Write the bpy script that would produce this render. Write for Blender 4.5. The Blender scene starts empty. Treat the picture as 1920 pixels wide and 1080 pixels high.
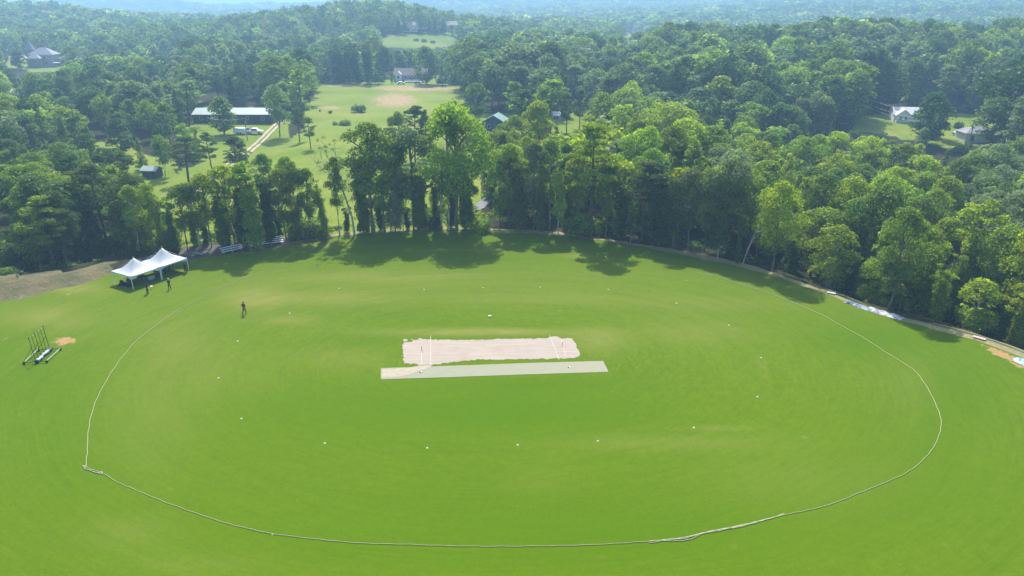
import bpy, bmesh, math, random
import numpy as np
from mathutils import Vector, Matrix
# ------------------------------------------------------------------ camera, sky, sun, exposure
SC = bpy.context.scene
COL = SC.collection
H = 45.0; F = 1333.0; HORIZ = 10.0
PITCH = math.atan((540 - HORIZ) / F)
cam = bpy.data.cameras.new('camera'); cam.sensor_width = 36.0; cam.lens = 36.0 * F / 1920.0
cam.clip_start = 0.5; cam.clip_end = 20000
camo = bpy.data.objects.new('camera', cam); COL.objects.link(camo)
camo.location = (0, 0, H); camo.rotation_euler = (math.pi / 2 - PITCH, 0, 0)
SC.camera = camo
SUN_EL = math.radians(50); SUN_AZ = math.radians(-7)      # azimuth from +Y, towards +X
w = bpy.data.worlds.new('World'); SC.world = w; w.use_nodes = True
nt = w.node_tree; bg = nt.nodes['Background']
sky = nt.nodes.new('ShaderNodeTexSky'); sky.sky_type = 'NISHITA'; sky.sun_disc = False
sky.sun_elevation = SUN_EL; sky.sun_rotation = SUN_AZ; sky.dust_density = 2.0; sky.air_density = 1.2
nt.links.new(sky.outputs[0], bg.inputs[0]); bg.inputs[1].default_value = 0.15
sl = bpy.data.lights.new('sun', 'SUN'); sl.energy = 4.8; sl.angle = math.radians(0.6); sl.color = (1.0, 0.95, 0.86)
so = bpy.data.objects.new('sun', sl); COL.objects.link(so)
sd = Vector((math.sin(SUN_AZ) * math.cos(SUN_EL), math.cos(SUN_AZ) * math.cos(SUN_EL), math.sin(SUN_EL)))
so.rotation_euler = sd.to_track_quat('Z', 'Y').to_euler(); so.location = (0, 200, 300)
SC.view_settings.view_transform = 'Standard'; SC.view_settings.look = 'None'
SC.view_settings.gamma = 1.0; SC.view_settings.exposure = 0.87; SC.view_settings.use_curve_mapping = False
SC.render.engine = 'CYCLES'
SC.cycles.max_bounces = 6; SC.cycles.diffuse_bounces = 3; SC.cycles.transmission_bounces = 3
SC.cycles.volume_bounces = 0; SC.cycles.transparent_max_bounces = 4
HAZE_DENSITY = 0.00047

# ------------------------------------------------------------------ camera maths (pixel of the 1920x1080 photo <-> place)
CP, SP = math.cos(PITCH), math.sin(PITCH)
def project(x, y, z):
    dz = z - H
    dep = y * CP - dz * SP; up = y * SP + dz * CP
    dep = np.maximum(dep, 1e-3)
    return 960 + F * x / dep, 540 - F * up / dep, dep
# ------------------------------------------------------------------ outline of the playing field's far edge
def flat(px, py):
    dx = (px - 960) / F; up = -(py - 540) / F; t = H / (SP - up * CP); return Vector((dx * t, (CP + up * SP) * t, 0))
EDGE = [(-400, 640), (-150, 590), (0, 566), (60, 556), (110, 542), (160, 531), (205, 514), (235, 500), (290, 496), (345, 492), (380, 482), (440, 474), (500, 466), (560, 455), (640, 442), (740, 434), (830, 431),
        (900, 431), (970, 434), (1060, 441), (1130, 450), (1200, 460), (1290, 478), (1390, 499), (1450, 515), (1500, 532), (1560, 553), (1620, 578), (1690, 600),
        (1760, 617), (1830, 636), (1890, 657), (1950, 682), (2100, 740), (2400, 860)]
EW = [flat(a, b) for a, b in EDGE]
ex = np.array([p.x for p in EW]); ey = np.array([p.y for p in EW])
o_ = np.argsort(ex); ex = ex[o_]; ey = ey[o_]
def yedge(x): return np.interp(x, ex, ey)
XBERM = flat(235, 500).x
MOUNDS = []   # x, y, height, sigma x, sigma y
def mound(px, D, h, sx, sy): MOUNDS.append(((px - 960) / 1435.0 * D, D, h, sx, sy))
mound(590, 800, 13, 95, 90); mound(440, 880, 9, 120, 110); mound(300, 980, 7, 120, 110)
mound(20, 1120, 22, 170, 140); mound(180, 1250, 4, 150, 160)
mound(790, 830, 12, 80, 90); mound(690, 860, 8, 80, 90)
mound(1640, 470, 8, 90, 55); mound(1850, 500, 5, 80, 60); mound(1480, 480, 4, 80, 60)
mound(1950, 1500, 26, 380, 380); mound(1650, 2100, 22, 420, 420); mound(1300, 2500, 14, 500, 420)
mound(1000, 2700, 12, 500, 420); mound(100, 2600, 10, 600, 500)
mound(745, 2800, 46, 210, 200); mound(900, 2900, 26, 350, 200); mound(1180, 3000, 46, 300, 220)
mound(1340, 2850, 34, 260, 200); mound(480, 3200, 20, 500, 200); mound(100, 3000, 34, 500, 200)
mound(1700, 2900, 34, 500, 300); mound(2100, 2600, 44, 500, 500)
def height(x, y):
    x = np.asarray(x, float); y = np.asarray(y, float)
    d = np.hypot(x, y)
    z = np.zeros(np.broadcast(x, y).shape)
    for mx, my, h, sx, sy in MOUNDS:
        z = z + h * np.exp(-((x - mx) / sx) ** 2 / 2 - ((y - my) / sy) ** 2 / 2)
    k = np.clip((d - 420) / 900, 0, 1); k = k * k * (3 - 2 * k)
    z = z + k * (3 + 4.0 * np.sin(x / 130 + 1.3) * np.cos(y / 170 + .4) + 3.0 * np.sin(x / 61 + y / 83))
    k = np.clip((330 - d) / 120, 0, 1) * np.clip((y - 60) / 20, 0, 1); e = yedge(x)
    sm = lambda t: np.clip(t, 0, 1) ** 2 * (3 - 2 * np.clip(t, 0, 1))
    z = z - k * sm((y - e - 4.2) / 13) * (1.2 * sm((x - 5) / 30) + 5.5 * sm((x - 42) / 16))
    z = z - k * sm((y - e - 15.5) / 14) * 4.0 * sm((XBERM - x) / 12)
    return z
def at(px, py, z0=None):
    dx = (px - 960) / F; up = -(py - 540) / F
    dy = CP + up * SP; dz = -SP + up * CP
    if z0 is not None:
        t = (H - z0) / -dz; return Vector((dx * t, dy * t, z0))
    t = 20.0; s = 1.01
    while t < 9000:
        t2 = t * s
        if H + dz * t2 < float(height(dx * t2, dy * t2)): break
        t = t2
    a, b = t, t2
    for _ in range(24):
        m = (a + b) / 2
        if H + dz * m < float(height(dx * m, dy * m)): b = m
        else: a = m
    return Vector((dx * a, dy * a, float(height(dx * a, dy * a))))
def height_for(px, by, ty):
    "metres of a vertical thing whose foot is at by and top at ty"
    p = at(px, by); best = 1
    for h in np.arange(0.5, 40, 0.1):
        if project(p.x, p.y, p.z + h)[1] <= ty: return h, p
    return 30, p
def inpoly(px, py, poly):
    px = np.asarray(px, float); py = np.asarray(py, float)
    r = np.zeros(px.shape, bool); n = len(poly)
    for i in range(n):
        x1, y1 = poly[i]; x2, y2 = poly[(i + 1) % n]
        c = ((y1 > py) != (y2 > py)) & (px < (x2 - x1) * (py - y1) / ((y2 - y1) or 1e-9) + x1)
        r ^= c
    return r

# ------------------------------------------------------------------ helpers
def tag(o, label=None, cat=None, group=None, kind=None):
    if label: o['label'] = label
    if cat: o['category'] = cat
    if group: o['group'] = group
    if kind: o['kind'] = kind
    return o
def empty(name, loc, rz=0, label=None, cat=None, group=None, sc=1.0):
    o = bpy.data.objects.new(name, None); COL.objects.link(o); o.empty_display_size = 0.2
    o.location = loc; o.rotation_euler = (0, 0, rz); o.scale = (sc, sc, sc)
    return tag(o, label, cat, group)
def link(name, me, mat, parent=None):
    o = bpy.data.objects.new(name, me); COL.objects.link(o)
    if mat and not me.materials: me.materials.append(mat)
    if parent: o.parent = parent
    return o
def copy_tree(o, parent=None):
    c = o.copy(); COL.objects.link(c); c.parent = parent
    for ch in o.children: copy_tree(ch, c)
    return c
class MB:
    def __init__(s): s.v = []; s.f = []
    def add(s, vs, fs):
        n = len(s.v); s.v += [tuple(v) for v in vs]; s.f += [tuple(i + n for i in f) for f in fs]
    def box(s, c, d, rz=0, M=None):
        x, y, z = d[0] / 2, d[1] / 2, d[2] / 2
        R = Matrix.Rotation(rz, 3, 'Z'); c = Vector(c)
        vs = [c + R @ Vector((a * x, b * y, e * z)) for e in (-1, 1) for a, b in ((-1, -1), (1, -1), (1, 1), (-1, 1))]
        s.add(vs, [(3, 2, 1, 0), (4, 5, 6, 7), (0, 1, 5, 4), (1, 2, 6, 5), (2, 3, 7, 6), (3, 0, 4, 7)]); return s
    def tube(s, pts, rad, n=6, cap=True):
        pts = [Vector(p) for p in pts]
        if not hasattr(rad, '__len__'): rad = [rad] * len(pts)
        vs = []
        for i, p in enumerate(pts):
            a = pts[max(i - 1, 0)]; b = pts[min(i + 1, len(pts) - 1)]
            t = (b - a).normalized()
            u = t.cross(Vector((0, 0, 1)))
            if u.length < 0.05: u = t.cross(Vector((1, 0, 0)))
            u.normalize(); v = t.cross(u)
            for k in range(n):
                q = 2 * math.pi * k / n
                vs.append(p + (u * math.cos(q) + v * math.sin(q)) * rad[i])
        fs = []
        for i in range(len(pts) - 1):
            for k in range(n):
                fs.append((i * n + k, i * n + (k + 1) % n, (i + 1) * n + (k + 1) % n, (i + 1) * n + k))
        if cap: fs += [tuple(range(n - 1, -1, -1)), tuple((len(pts) - 1) * n + k for k in range(n))]
        s.add(vs, fs); return s
    def lathe(s, prof, n=12, c=(0, 0, 0)):
        c = Vector(c); vs = [c + Vector((r * math.cos(2 * math.pi * k / n), r * math.sin(2 * math.pi * k / n), z)) for r, z in prof for k in range(n)]
        fs = [(i * n + k, i * n + (k + 1) % n, (i + 1) * n + (k + 1) % n, (i + 1) * n + k) for i in range(len(prof) - 1) for k in range(n)]
        fs += [tuple(range(n - 1, -1, -1)), tuple((len(prof) - 1) * n + k for k in range(n))]
        s.add(vs, fs); return s
    def prism(s, prof, y0, y1):
        "profile in x,z extruded along y"
        n = len(prof)
        vs = [(x, y0, z) for x, z in prof] + [(x, y1, z) for x, z in prof]
        s.add(vs, [tuple(range(n)), tuple(range(2 * n - 1, n - 1, -1))] + [(i, i + n, (i + 1) % n + n, (i + 1) % n) for i in range(n)]); return s
    def build(s, name, mat, parent=None, smooth=False):
        me = bpy.data.meshes.new(name); me.from_pydata(s.v, [], s.f); me.update()
        bm = bmesh.new(); bm.from_mesh(me); bmesh.ops.recalc_face_normals(bm, faces=bm.faces); bm.to_mesh(me); bm.free()
        if smooth: me.polygons.foreach_set('use_smooth', [True] * len(me.polygons))
        return link(name, me, mat, parent)

def newmat(name):
    m = bpy.data.materials.new(name); m.use_nodes = True
    return m, m.node_tree, m.node_tree.nodes['Principled BSDF']
def simple(name, col, rough=0.8, noise=0.12, scale=3.0, metal=0.0, bump=0.0, coord='Object'):
    "procedural paint: base colour broken up by two noises"
    m, t, b = newmat(name)
    tc = t.nodes.new('ShaderNodeTexCoord'); n = t.nodes.new('ShaderNodeTexNoise'); n.inputs['Scale'].default_value = scale
    n.inputs['Detail'].default_value = 5
    t.links.new(tc.outputs[coord], n.inputs['Vector'])
    r = t.nodes.new('ShaderNodeValToRGB'); e = r.color_ramp.elements
    e[0].position = .3; e[1].position = .7
    e[0].color = tuple(c * (1 - noise) for c in col) + (1,); e[1].color = tuple(min(1, c * (1 + noise)) for c in col) + (1,)
    t.links.new(n.outputs[0], r.inputs[0]); t.links.new(r.outputs[0], b.inputs['Base Color'])
    b.inputs['Roughness'].default_value = rough; b.inputs['Metallic'].default_value = metal
    b.inputs['Specular IOR Level'].default_value = 0.3
    if bump:
        bp = t.nodes.new('ShaderNodeBump'); bp.inputs['Strength'].default_value = bump
        t.links.new(n.outputs[0], bp.inputs['Height']); t.links.new(bp.outputs[0], b.inputs['Normal'])
    return m
def mixnode(t, fac, a, b, blend='MIX'):
    n = t.nodes.new('ShaderNodeMix'); n.data_type = 'RGBA'; n.blend_type = blend
    for sock, v in ((n.inputs[0], fac), (n.inputs[6], a), (n.inputs[7], b)):
        if hasattr(v, 'links'): t.links.new(v, sock)
        elif hasattr(v, '__len__'): sock.default_value = tuple(v) + (1,) if len(v) == 3 else v
        else: sock.default_value = v
    return n.outputs[2]
def noise(t, vec, scale, detail=4, rough=.55, lo=.35, hi=.65, dist=0.0):
    n = t.nodes.new('ShaderNodeTexNoise'); n.inputs['Scale'].default_value = scale; n.inputs['Detail'].default_value = detail
    n.inputs['Roughness'].default_value = rough; n.inputs['Distortion'].default_value = dist
    t.links.new(vec, n.inputs['Vector'])
    m = t.nodes.new('ShaderNodeMapRange'); m.inputs[1].default_value = lo; m.inputs[2].default_value = hi
    t.links.new(n.outputs[0], m.inputs[0]); return m.outputs[0]
def vmath(t, op, a, b=None):
    n = t.nodes.new('ShaderNodeVectorMath'); n.operation = op
    t.links.new(a, n.inputs[0])
    if b is not None: n.inputs[1].default_value = b
    return n
def math_(t, op, a, b):
    n = t.nodes.new('ShaderNodeMath'); n.operation = op; n.use_clamp = False
    for s_, v in ((n.inputs[0], a), (n.inputs[1], b)):
        if hasattr(v, 'links'): t.links.new(v, s_)
        else: s_.default_value = v
    return n.outputs[0]
# ------------------------------------------------------------------ the field edge and masks
# open ground (pixel outline of the ground, nearest and farthest distance it may lie at)
OPEN = [([(597, 157), (700, 153), (860, 158), (882, 200), (905, 300), (905, 450), (480, 470), (420, 400), (440, 300), (470, 262), (540, 262), (575, 240), (570, 212)], 130, 520),
        ([(330, 250), (372, 226), (384, 200), (505, 200), (545, 222), (540, 280), (470, 470), (330, 470), (290, 380), (270, 360), (300, 340), (380, 300), (330, 262)], 130, 420),
        ([(160, 268), (225, 260), (255, 285), (330, 300), (330, 380), (270, 380), (200, 320), (150, 305)], 130, 420),
        ([(-80, 428), (34, 440), (40, 520), (-80, 540)], 90, 200),
        ([(-80, 104), (60, 106), (160, 112), (160, 122), (120, 134), (60, 136), (40, 128), (-80, 124)], 400, 900),
        ([(-80, 158), (62, 158), (66, 185), (-80, 190)], 300, 520),
        ([(728, 64), (858, 60), (858, 84), (820, 90), (730, 92), (700, 80)], 560, 1100),
        ([(1600, 212), (1640, 216), (1690, 205), (1800, 198), (1915, 200), (1925, 262), (1845, 268), (1790, 280), (1700, 262), (1600, 244)], 240, 380),
        ([(1032, 200), (1108, 205), (1112, 246), (1036, 252)], 240, 420),
        ([(1165, 62), (1216, 62), (1216, 78), (1165, 78)], 700, 1700),
        ([(725, 140), (835, 140), (838, 160), (725, 160)], 420, 620),
        ([(880, 212), (965, 212), (960, 245), (885, 245)], 250, 420)]
def openmask(x, y, z):
    px, py, dep = project(x, y, z); d = np.hypot(x, y)
    r = np.zeros(d.shape, bool)
    for poly, a, b in OPEN: r |= inpoly(px, py, poly) & (d > a) & (d < b)
    return r
# terrain: one polar sheet out to the horizon
ang = np.concatenate([np.radians(np.arange(-180, -45, 3.0)), np.radians(np.arange(-45, 45, 0.3)), np.radians(np.arange(45, 180, 3.0))])
rad = [6.0]
while rad[-1] < 9000: rad.append(rad[-1] * 1.014 + 0.05)
rad = np.array(rad); NA, NR = len(ang), len(rad)
A, R_ = np.meshgrid(ang, rad); X = np.sin(A) * R_; Y = np.cos(A) * R_
Z = height(X, Y)
infield = (Y < yedge(X) + 1.0) & (np.abs(X) < 260)
Z = Z - 0.06 - 0.0 * infield
om = openmask(X, Y, Z)
verge = (Y > yedge(X) - 1) & (Y < yedge(X) + 2.5)
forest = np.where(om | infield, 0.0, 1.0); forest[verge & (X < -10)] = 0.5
vs = np.stack([X, Y, Z], -1).reshape(-1, 3)
i, j = np.meshgrid(np.arange(NR - 1), np.arange(NA), indexing='ij'); j2 = (j + 1) % NA
quads = np.stack([i * NA + j, i * NA + j2, (i + 1) * NA + j2, (i + 1) * NA + j], -1).reshape(-1, 4)[:, ::-1]
def npmesh(name, verts, quads, smooth=False, tri=False):
    me = bpy.data.meshes.new(name); n = quads.shape[1]
    me.vertices.add(len(verts)); me.vertices.foreach_set('co', np.ascontiguousarray(verts, dtype=np.float32).ravel())
    me.loops.add(quads.size); me.loops.foreach_set('vertex_index', np.ascontiguousarray(quads, dtype=np.int32).ravel())
    me.polygons.add(len(quads)); me.polygons.foreach_set('loop_start', np.arange(0, quads.size, n, dtype=np.int32))
    try: me.polygons.foreach_set('loop_total', np.full(len(quads), n, dtype=np.int32))
    except Exception: pass
    me.update(calc_edges=True)
    if smooth: me.polygons.foreach_set('use_smooth', np.ones(len(quads), bool))
    return me
def fattr(me, name, data, domain='POINT', typ='FLOAT'):
    a = me.attributes.new(name, typ, domain)
    if typ == 'FLOAT': a.data.foreach_set('value', np.ascontiguousarray(data, dtype=np.float32).ravel())
    else: a.data.foreach_set('color', np.ascontiguousarray(data, dtype=np.float32).ravel())
me = npmesh('ground', vs, quads, smooth=True)
if me.polygons[NA * 3].normal.z < 0: me.flip_normals()
fattr(me, 'forest', forest)
pxs, pys, dd = project(X, Y, Z)
dry = np.zeros(X.shape)
for cx, cy, rx, ry, a in [(742, 187, 34, 10, 1.1), (785, 166, 75, 5, 1.0), (640, 160, 40, 3, .7), (700, 205, 120, 30, .25), (620, 202, 24, 3, .6), (20, 172, 60, 9, .9), (320, 365, 16, 7, .9), (1890, 235, 60, 16, .35),
                          (560, 395, 14, 40, .35), (790, 75, 60, 5, .2), (40, 113, 60, 4, .5)]:
    dry += a * np.exp(-((pxs - cx) / rx) ** 2 - ((pys - cy) / ry) ** 2) * (Y > 100)
fattr(me, 'dry', np.clip(dry, 0, 1))
m, t, b = newmat('ground'); geo = t.nodes.new('ShaderNodeNewGeometry'); P = geo.outputs['Position']
af = t.nodes.new('ShaderNodeAttribute'); af.attribute_name = 'forest'; ad = t.nodes.new('ShaderNodeAttribute'); ad.attribute_name = 'dry'
mead = mixnode(t, noise(t, P, .035, 6), (.120, .180, .014), (.200, .225, .040))
mead = mixnode(t, noise(t, P, .9, 5, .7, .45, .75), mead, (.085, .135, .014))
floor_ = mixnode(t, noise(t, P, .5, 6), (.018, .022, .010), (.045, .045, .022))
soil = mixnode(t, noise(t, P, .3, 6, .7), (.38, .24, .18), (.22, .20, .08))
dryn = math_(t, 'MULTIPLY', ad.outputs['Fac'], math_(t, 'ADD', math_(t, 'MULTIPLY', noise(t, P, .30, 8, .8, .38, .62, 1.2), 1.1), .08))
cl = t.nodes.new('ShaderNodeMapRange'); cl.inputs[1].default_value = .16; cl.inputs[2].default_value = .42; t.links.new(dryn, cl.inputs[0])
c = mixnode(t, cl.outputs[0], mead, soil)
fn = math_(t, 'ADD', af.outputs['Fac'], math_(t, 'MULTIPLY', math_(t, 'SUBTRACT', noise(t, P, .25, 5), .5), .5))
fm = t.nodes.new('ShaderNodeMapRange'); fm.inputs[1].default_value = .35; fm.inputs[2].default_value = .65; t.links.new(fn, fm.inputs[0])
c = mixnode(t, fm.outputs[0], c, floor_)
t.links.new(c, b.inputs['Base Color']); b.inputs['Roughness'].default_value = .95; b.inputs['Specular IOR Level'].default_value = .02
MAT_GROUND = m
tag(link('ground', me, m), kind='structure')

# the playing field: a sheet following the edge
xs = np.arange(-200, 200.01, 0.8); nv = 260
vv = np.linspace(0, 1, nv) ** 0.8
ye = yedge(xs) + 0.35 * np.sin(xs * 1.1) * np.sin(xs * .37) + 0.15 * np.sin(xs * 3.3)
XX = np.repeat(xs[None], nv, 0); YY = -90 + vv[:, None] * (ye[None] + 90)
def sheet(name, XX, YY, z, mat):
    n0, n1 = XX.shape
    vs = np.stack([XX, YY, np.broadcast_to(z, XX.shape)], -1).reshape(-1, 3)
    i, j = np.meshgrid(np.arange(n0 - 1), np.arange(n1 - 1), indexing='ij')
    q = np.stack([i * n1 + j, i * n1 + j + 1, (i + 1) * n1 + j + 1, (i + 1) * n1 + j], -1).reshape(-1, 4)
    me = npmesh(name, vs, q, True)
    if me.polygons[0].normal.z < 0: me.flip_normals()
    return me, tag(link(name, me, mat), kind='structure')
CEN = at(927, 672, 0.0)
m, t, b = newmat('turf'); geo = t.nodes.new('ShaderNodeNewGeometry'); P = geo.outputs['Position']
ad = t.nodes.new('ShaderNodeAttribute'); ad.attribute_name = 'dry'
ab = t.nodes.new('ShaderNodeAttribute'); ab.attribute_name = 'bare'
al = t.nodes.new('ShaderNodeAttribute'); al.attribute_name = 'lush_neartone'
# concentric mowing and rolling marks round the square
mp = t.nodes.new('ShaderNodeMapping'); mp.inputs['Location'].default_value = (-CEN.x * .72, -CEN.y, 0); mp.inputs['Scale'].default_value = (.72, 1, 1)
t.links.new(P, mp.inputs['Vector']); ln = vmath(t, 'LENGTH', mp.outputs[0])
grad = vmath(t, 'NORMALIZE', mp.outputs[0]); gs = vmath(t, 'SCALE', grad.outputs[0]); gs.inputs[3].default_value = 2.6
comb = t.nodes.new('ShaderNodeCombineXYZ'); t.links.new(ln.outputs['Value'], comb.inputs[2])
gx = t.nodes.new('ShaderNodeVectorMath'); gx.operation = 'ADD'; t.links.new(gs.outputs[0], gx.inputs[0]); t.links.new(comb.outputs[0], gx.inputs[1])
rings = noise(t, gx.outputs[0], .55, 5, .65, .3, .7)
big = noise(t, P, .045, 5, .6, .3, .7); mid = noise(t, P, .35, 5, .65, .3, .7); fine = noise(t, P, 3.2, 6, .75, .25, .75)
c = mixnode(t, big, (.070, .134, .0008), (.108, .162, .0018))
c = mixnode(t, math_(t, 'MULTIPLY', rings, .55), c, (.128, .180, .006))
c = mixnode(t, math_(t, 'MULTIPLY', mid, .25), c, (.042, .104, .003))
rf = noise(t, gx.outputs[0], 3.4, 4, .7, .35, .65); c = mixnode(t, math_(t, 'MULTIPLY', rf, .62), c, (.130, .188, .008)); tuft = noise(t, P, 1.1, 7, .8, .3, .7); c = mixnode(t, math_(t, 'MULTIPLY', tuft, .5), c, (.040, .100, .003))
c = mixnode(t, al.outputs['Fac'], c, (.064, .134, .0005))
dry_sheen = math_(t, 'MULTIPLY', math_(t, 'MULTIPLY', ad.outputs['Fac'], .8), math_(t, 'ADD', math_(t, 'MULTIPLY', rings, .5), math_(t, 'ADD', math_(t, 'MULTIPLY', mid, .4), .3)))
c = mixnode(t, dry_sheen, c, (.230, .215, .060))  # dry grass and the painted far-turf sheen share this pale tone
# scattered pale wear flecks
vo = t.nodes.new('ShaderNodeTexVoronoi'); vo.inputs['Scale'].default_value = .33; t.links.new(P, vo.inputs['Vector'])
fl = t.nodes.new('ShaderNodeMapRange'); fl.inputs[1].default_value = .17; fl.inputs[2].default_value = .05; fl.inputs[3].default_value = 0; fl.inputs[4].default_value = .55
t.links.new(vo.outputs['Distance'], fl.inputs[0])
gate = noise(t, P, .11, 3, .5, .56, .66)
c = mixnode(t, math_(t, 'MULTIPLY', math_(t, 'MULTIPLY', fl.outputs[0], gate), fine), c, (.30, .27, .13))
bn = math_(t, 'ADD', ab.outputs['Fac'], math_(t, 'MULTIPLY', math_(t, 'SUBTRACT', noise(t, P, .8, 7, .8, .3, .7), .5), 1.1))
br = t.nodes.new('ShaderNodeMapRange'); br.inputs[1].default_value = .42; br.inputs[2].default_value = .6; t.links.new(bn, br.inputs[0])
c = mixnode(t, br.outputs[0], c, mixnode(t, fine, (.30, .17, .07), (.38, .25, .12)))
c = mixnode(t, math_(t, 'MULTIPLY', fine, .42), c, mixnode(t, 1.0, c, (.5, .55, .5), 'MULTIPLY'))
t.links.new(c, b.inputs['Base Color']); b.inputs['Roughness'].default_value = .95; b.inputs['Specular IOR Level'].default_value = .02
bp = t.nodes.new('ShaderNodeBump'); bp.inputs['Strength'].default_value = .35; bp.inputs['Distance'].default_value = .12
t.links.new(fine, bp.inputs['Height']); t.links.new(bp.outputs[0], b.inputs['Normal'])
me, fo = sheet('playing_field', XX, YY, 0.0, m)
pxs, pys, dd = project(XX, YY, 0 * XX)
def gsum(lst):
    s = 0 * XX
    for cx, cy, rx, ry, a in lst: s = s + a * np.exp(-((pxs - cx) / rx) ** 2 - ((pys - cy) / ry) ** 2) * (YY > 20)
    return np.clip(s, 0, 1)
fattr(me, 'dry', gsum([(900, 530, 800, 36, .22), (300, 600, 200, 50, .12), (900, 622, 190, 7, .95), (1120, 640, 60, 22, .6), (640, 670, 90, 20, .35), (480, 560, 60, 22, .75), (620, 560, 120, 14, .5), (540, 600, 60, 10, .5), (700, 520, 200, 10, .4), (1300, 620, 120, 30, .35), (60, 590, 120, 26, .35),  # broad first spot paints backlit sheen onto the far turf; others are dry grass
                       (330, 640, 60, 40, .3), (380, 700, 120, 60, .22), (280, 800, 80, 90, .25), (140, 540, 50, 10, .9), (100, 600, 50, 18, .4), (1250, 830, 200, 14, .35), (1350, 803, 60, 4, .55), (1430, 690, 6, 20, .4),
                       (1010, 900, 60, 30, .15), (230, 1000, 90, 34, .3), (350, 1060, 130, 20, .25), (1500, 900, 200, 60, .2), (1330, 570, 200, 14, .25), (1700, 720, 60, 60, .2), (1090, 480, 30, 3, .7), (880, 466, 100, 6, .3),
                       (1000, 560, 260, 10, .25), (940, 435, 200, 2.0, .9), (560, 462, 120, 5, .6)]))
fattr(me, 'bare', gsum([(124, 638, 20, 7.0, .9), (112, 644, 14, 4, .5), (128, 552, 7, 3, .62), (1850, 648, 9, 3, .9), (1862, 656, 10, 5, .95), (1876, 663, 11, 6, 1), (1892, 671, 11, 6, 1), (1912, 682, 13, 6, 1), (1935, 694, 12, 5, .9), (1712, 601, 14, 3, .8),
                        (1780, 620, 22, 3, .6), (460, 474, 50, 2.2, .7), (200, 510, 20, 4, .5), (10, 635, 9, 3, .6), (1080, 911, 8, 1.6, .5), (1036, 470, 2, 1, .2)]))
fattr(me, 'lush_neartone', gsum([(960, 980, 1100, 150, .55), (200, 800, 300, 90, .3), (1700, 850, 200, 120, .35), (940, 770, 300, 45, .85), (1000, 720, 180, 14, .6), (1640, 640, 120, 30, .7), (1800, 720, 90, 60, .5), (60, 700, 90, 60, .35), (700, 640, 60, 12, .4), (560, 760, 160, 60, .3), (900, 648, 185, 22, .35), (1150, 1000, 300, 50, .2)]))  # broad first spot darkens near turf, opposite end of the painted sheen

# dirt strip between the turf and the trees, following the edge
def edge_strip(name, x0, x1, w, z, mat, off=0.0, bump=0.0, n=6, step=.8):
    xs = np.arange(x0, x1, step); 
    # outward normal of the edge
    dx = 1.0; sl = (yedge(xs + 1.5) - yedge(xs - 1.5)) / 3.0; L = np.sqrt(1 + sl ** 2); nx, ny = -sl / L, 1 / L
    ww = np.array([w(x) for x in xs])
    s = np.linspace(0, 1, n)[:, None]
    wob = .25 * np.sin(xs * .9) + .15 * np.sin(xs * 2.3)
    XX = xs[None] + nx[None] * (off + s * ww); YY = yedge(xs)[None] + ny[None] * (off + s * ww) + wob * (s - .5) * 2 * np.minimum(1, ww / 2)
    ZZ = z + bump * np.sin(s * math.pi) ** 1.5 * np.clip(ww / max(ww.max(), .1), 0, 1)
    ZZ = np.broadcast_to(ZZ, XX.shape).copy()
    if bump: ZZ += (.10 * np.sin(XX * 1.7) * np.cos(YY * 2.1) + .06 * np.sin(XX * 4.1 + YY * 3)) * np.sin(s * math.pi)
    return sheet(name, XX, YY, ZZ, mat)
m, t, b = newmat('mulch'); geo = t.nodes.new('ShaderNodeNewGeometry'); P = geo.outputs['Position']
c = mixnode(t, noise(t, P, 1.3, 7, .7), (.030, .026, .028), (.085, .070, .062)); c = mixnode(t, noise(t, P, 5, 5, .7, .6, .75), c, (.20, .18, .16))
t.links.new(c, b.inputs['Base Color']); b.inputs['Roughness'].default_value = .95; M_MULCH = m
m, t, b = newmat('tan_dirt'); geo = t.nodes.new('ShaderNodeNewGeometry'); P = geo.outputs['Position']
c = mixnode(t, noise(t, P, .5, 7, .7), (.23, .17, .09), (.12, .145, .035)); c = mixnode(t, noise(t, P, 2.6, 6, .7, .5, .7), c, (.30, .23, .16))
t.links.new(c, b.inputs['Base Color']); b.inputs['Roughness'].default_value = .95; M_TAN = m
m, t, b = newmat('bank_soil'); geo = t.nodes.new('ShaderNodeNewGeometry'); P = geo.outputs['Position']
c = mixnode(t, noise(t, P, .22, 7, .7, .4, .6), (.105, .105, .026), (.225, .170, .070)); c = mixnode(t, noise(t, P, 1.4, 7, .75, .5, .7), c, (.13, .135, .045))
c = mixnode(t, noise(t, P, .5, 7, .75, .58, .7), c, (.27, .245, .15)); c = mixnode(t, noise(t, P, 3.5, 6, .8, .4, .8), c, (.09, .09, .045))
bp = t.nodes.new('ShaderNodeBump'); bp.inputs['Strength'].default_value = .8; bp.inputs['Distance'].default_value = .4
t.links.new(noise(t, P, 1.2, 8, .75), bp.inputs['Height']); t.links.new(bp.outputs[0], b.inputs['Normal'])
t.links.new(c, b.inputs['Base Color']); b.inputs['Roughness'].default_value = .95; M_BANK = m
xA = at(235, 500, 0).x; xB = at(560, 455, 0).x; xC = at(1950, 682, 0).x
edge_strip('mulch_strip', xA, xB + 3, lambda x: 1.0 + 7.5 * max(0, 1 - ((x - (xA + xB) / 2) / ((xB - xA) / 2 + 4)) ** 2), .012, M_MULCH, n=10)
edge_strip('dirt_verge', xB - 1, 1.0, lambda x: 1.6 + .5 * math.sin(x * .3), .02, M_TAN, n=4)
edge_strip('dirt_verge', 1.0, xC + 60, lambda x: 1.9 + .7 * math.sin(x * .21), .02, M_TAN, off=-.5, n=5)
edge_strip('earth_bank', at(-350, 630, 0).x, xA + 4.0, lambda x: 15.5 * max(.05, min(1, (xA + 4.5 - x) / 13.0)) ** .8, -.02, M_BANK, off=-.3, bump=1.5, n=26, step=.6)
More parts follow.
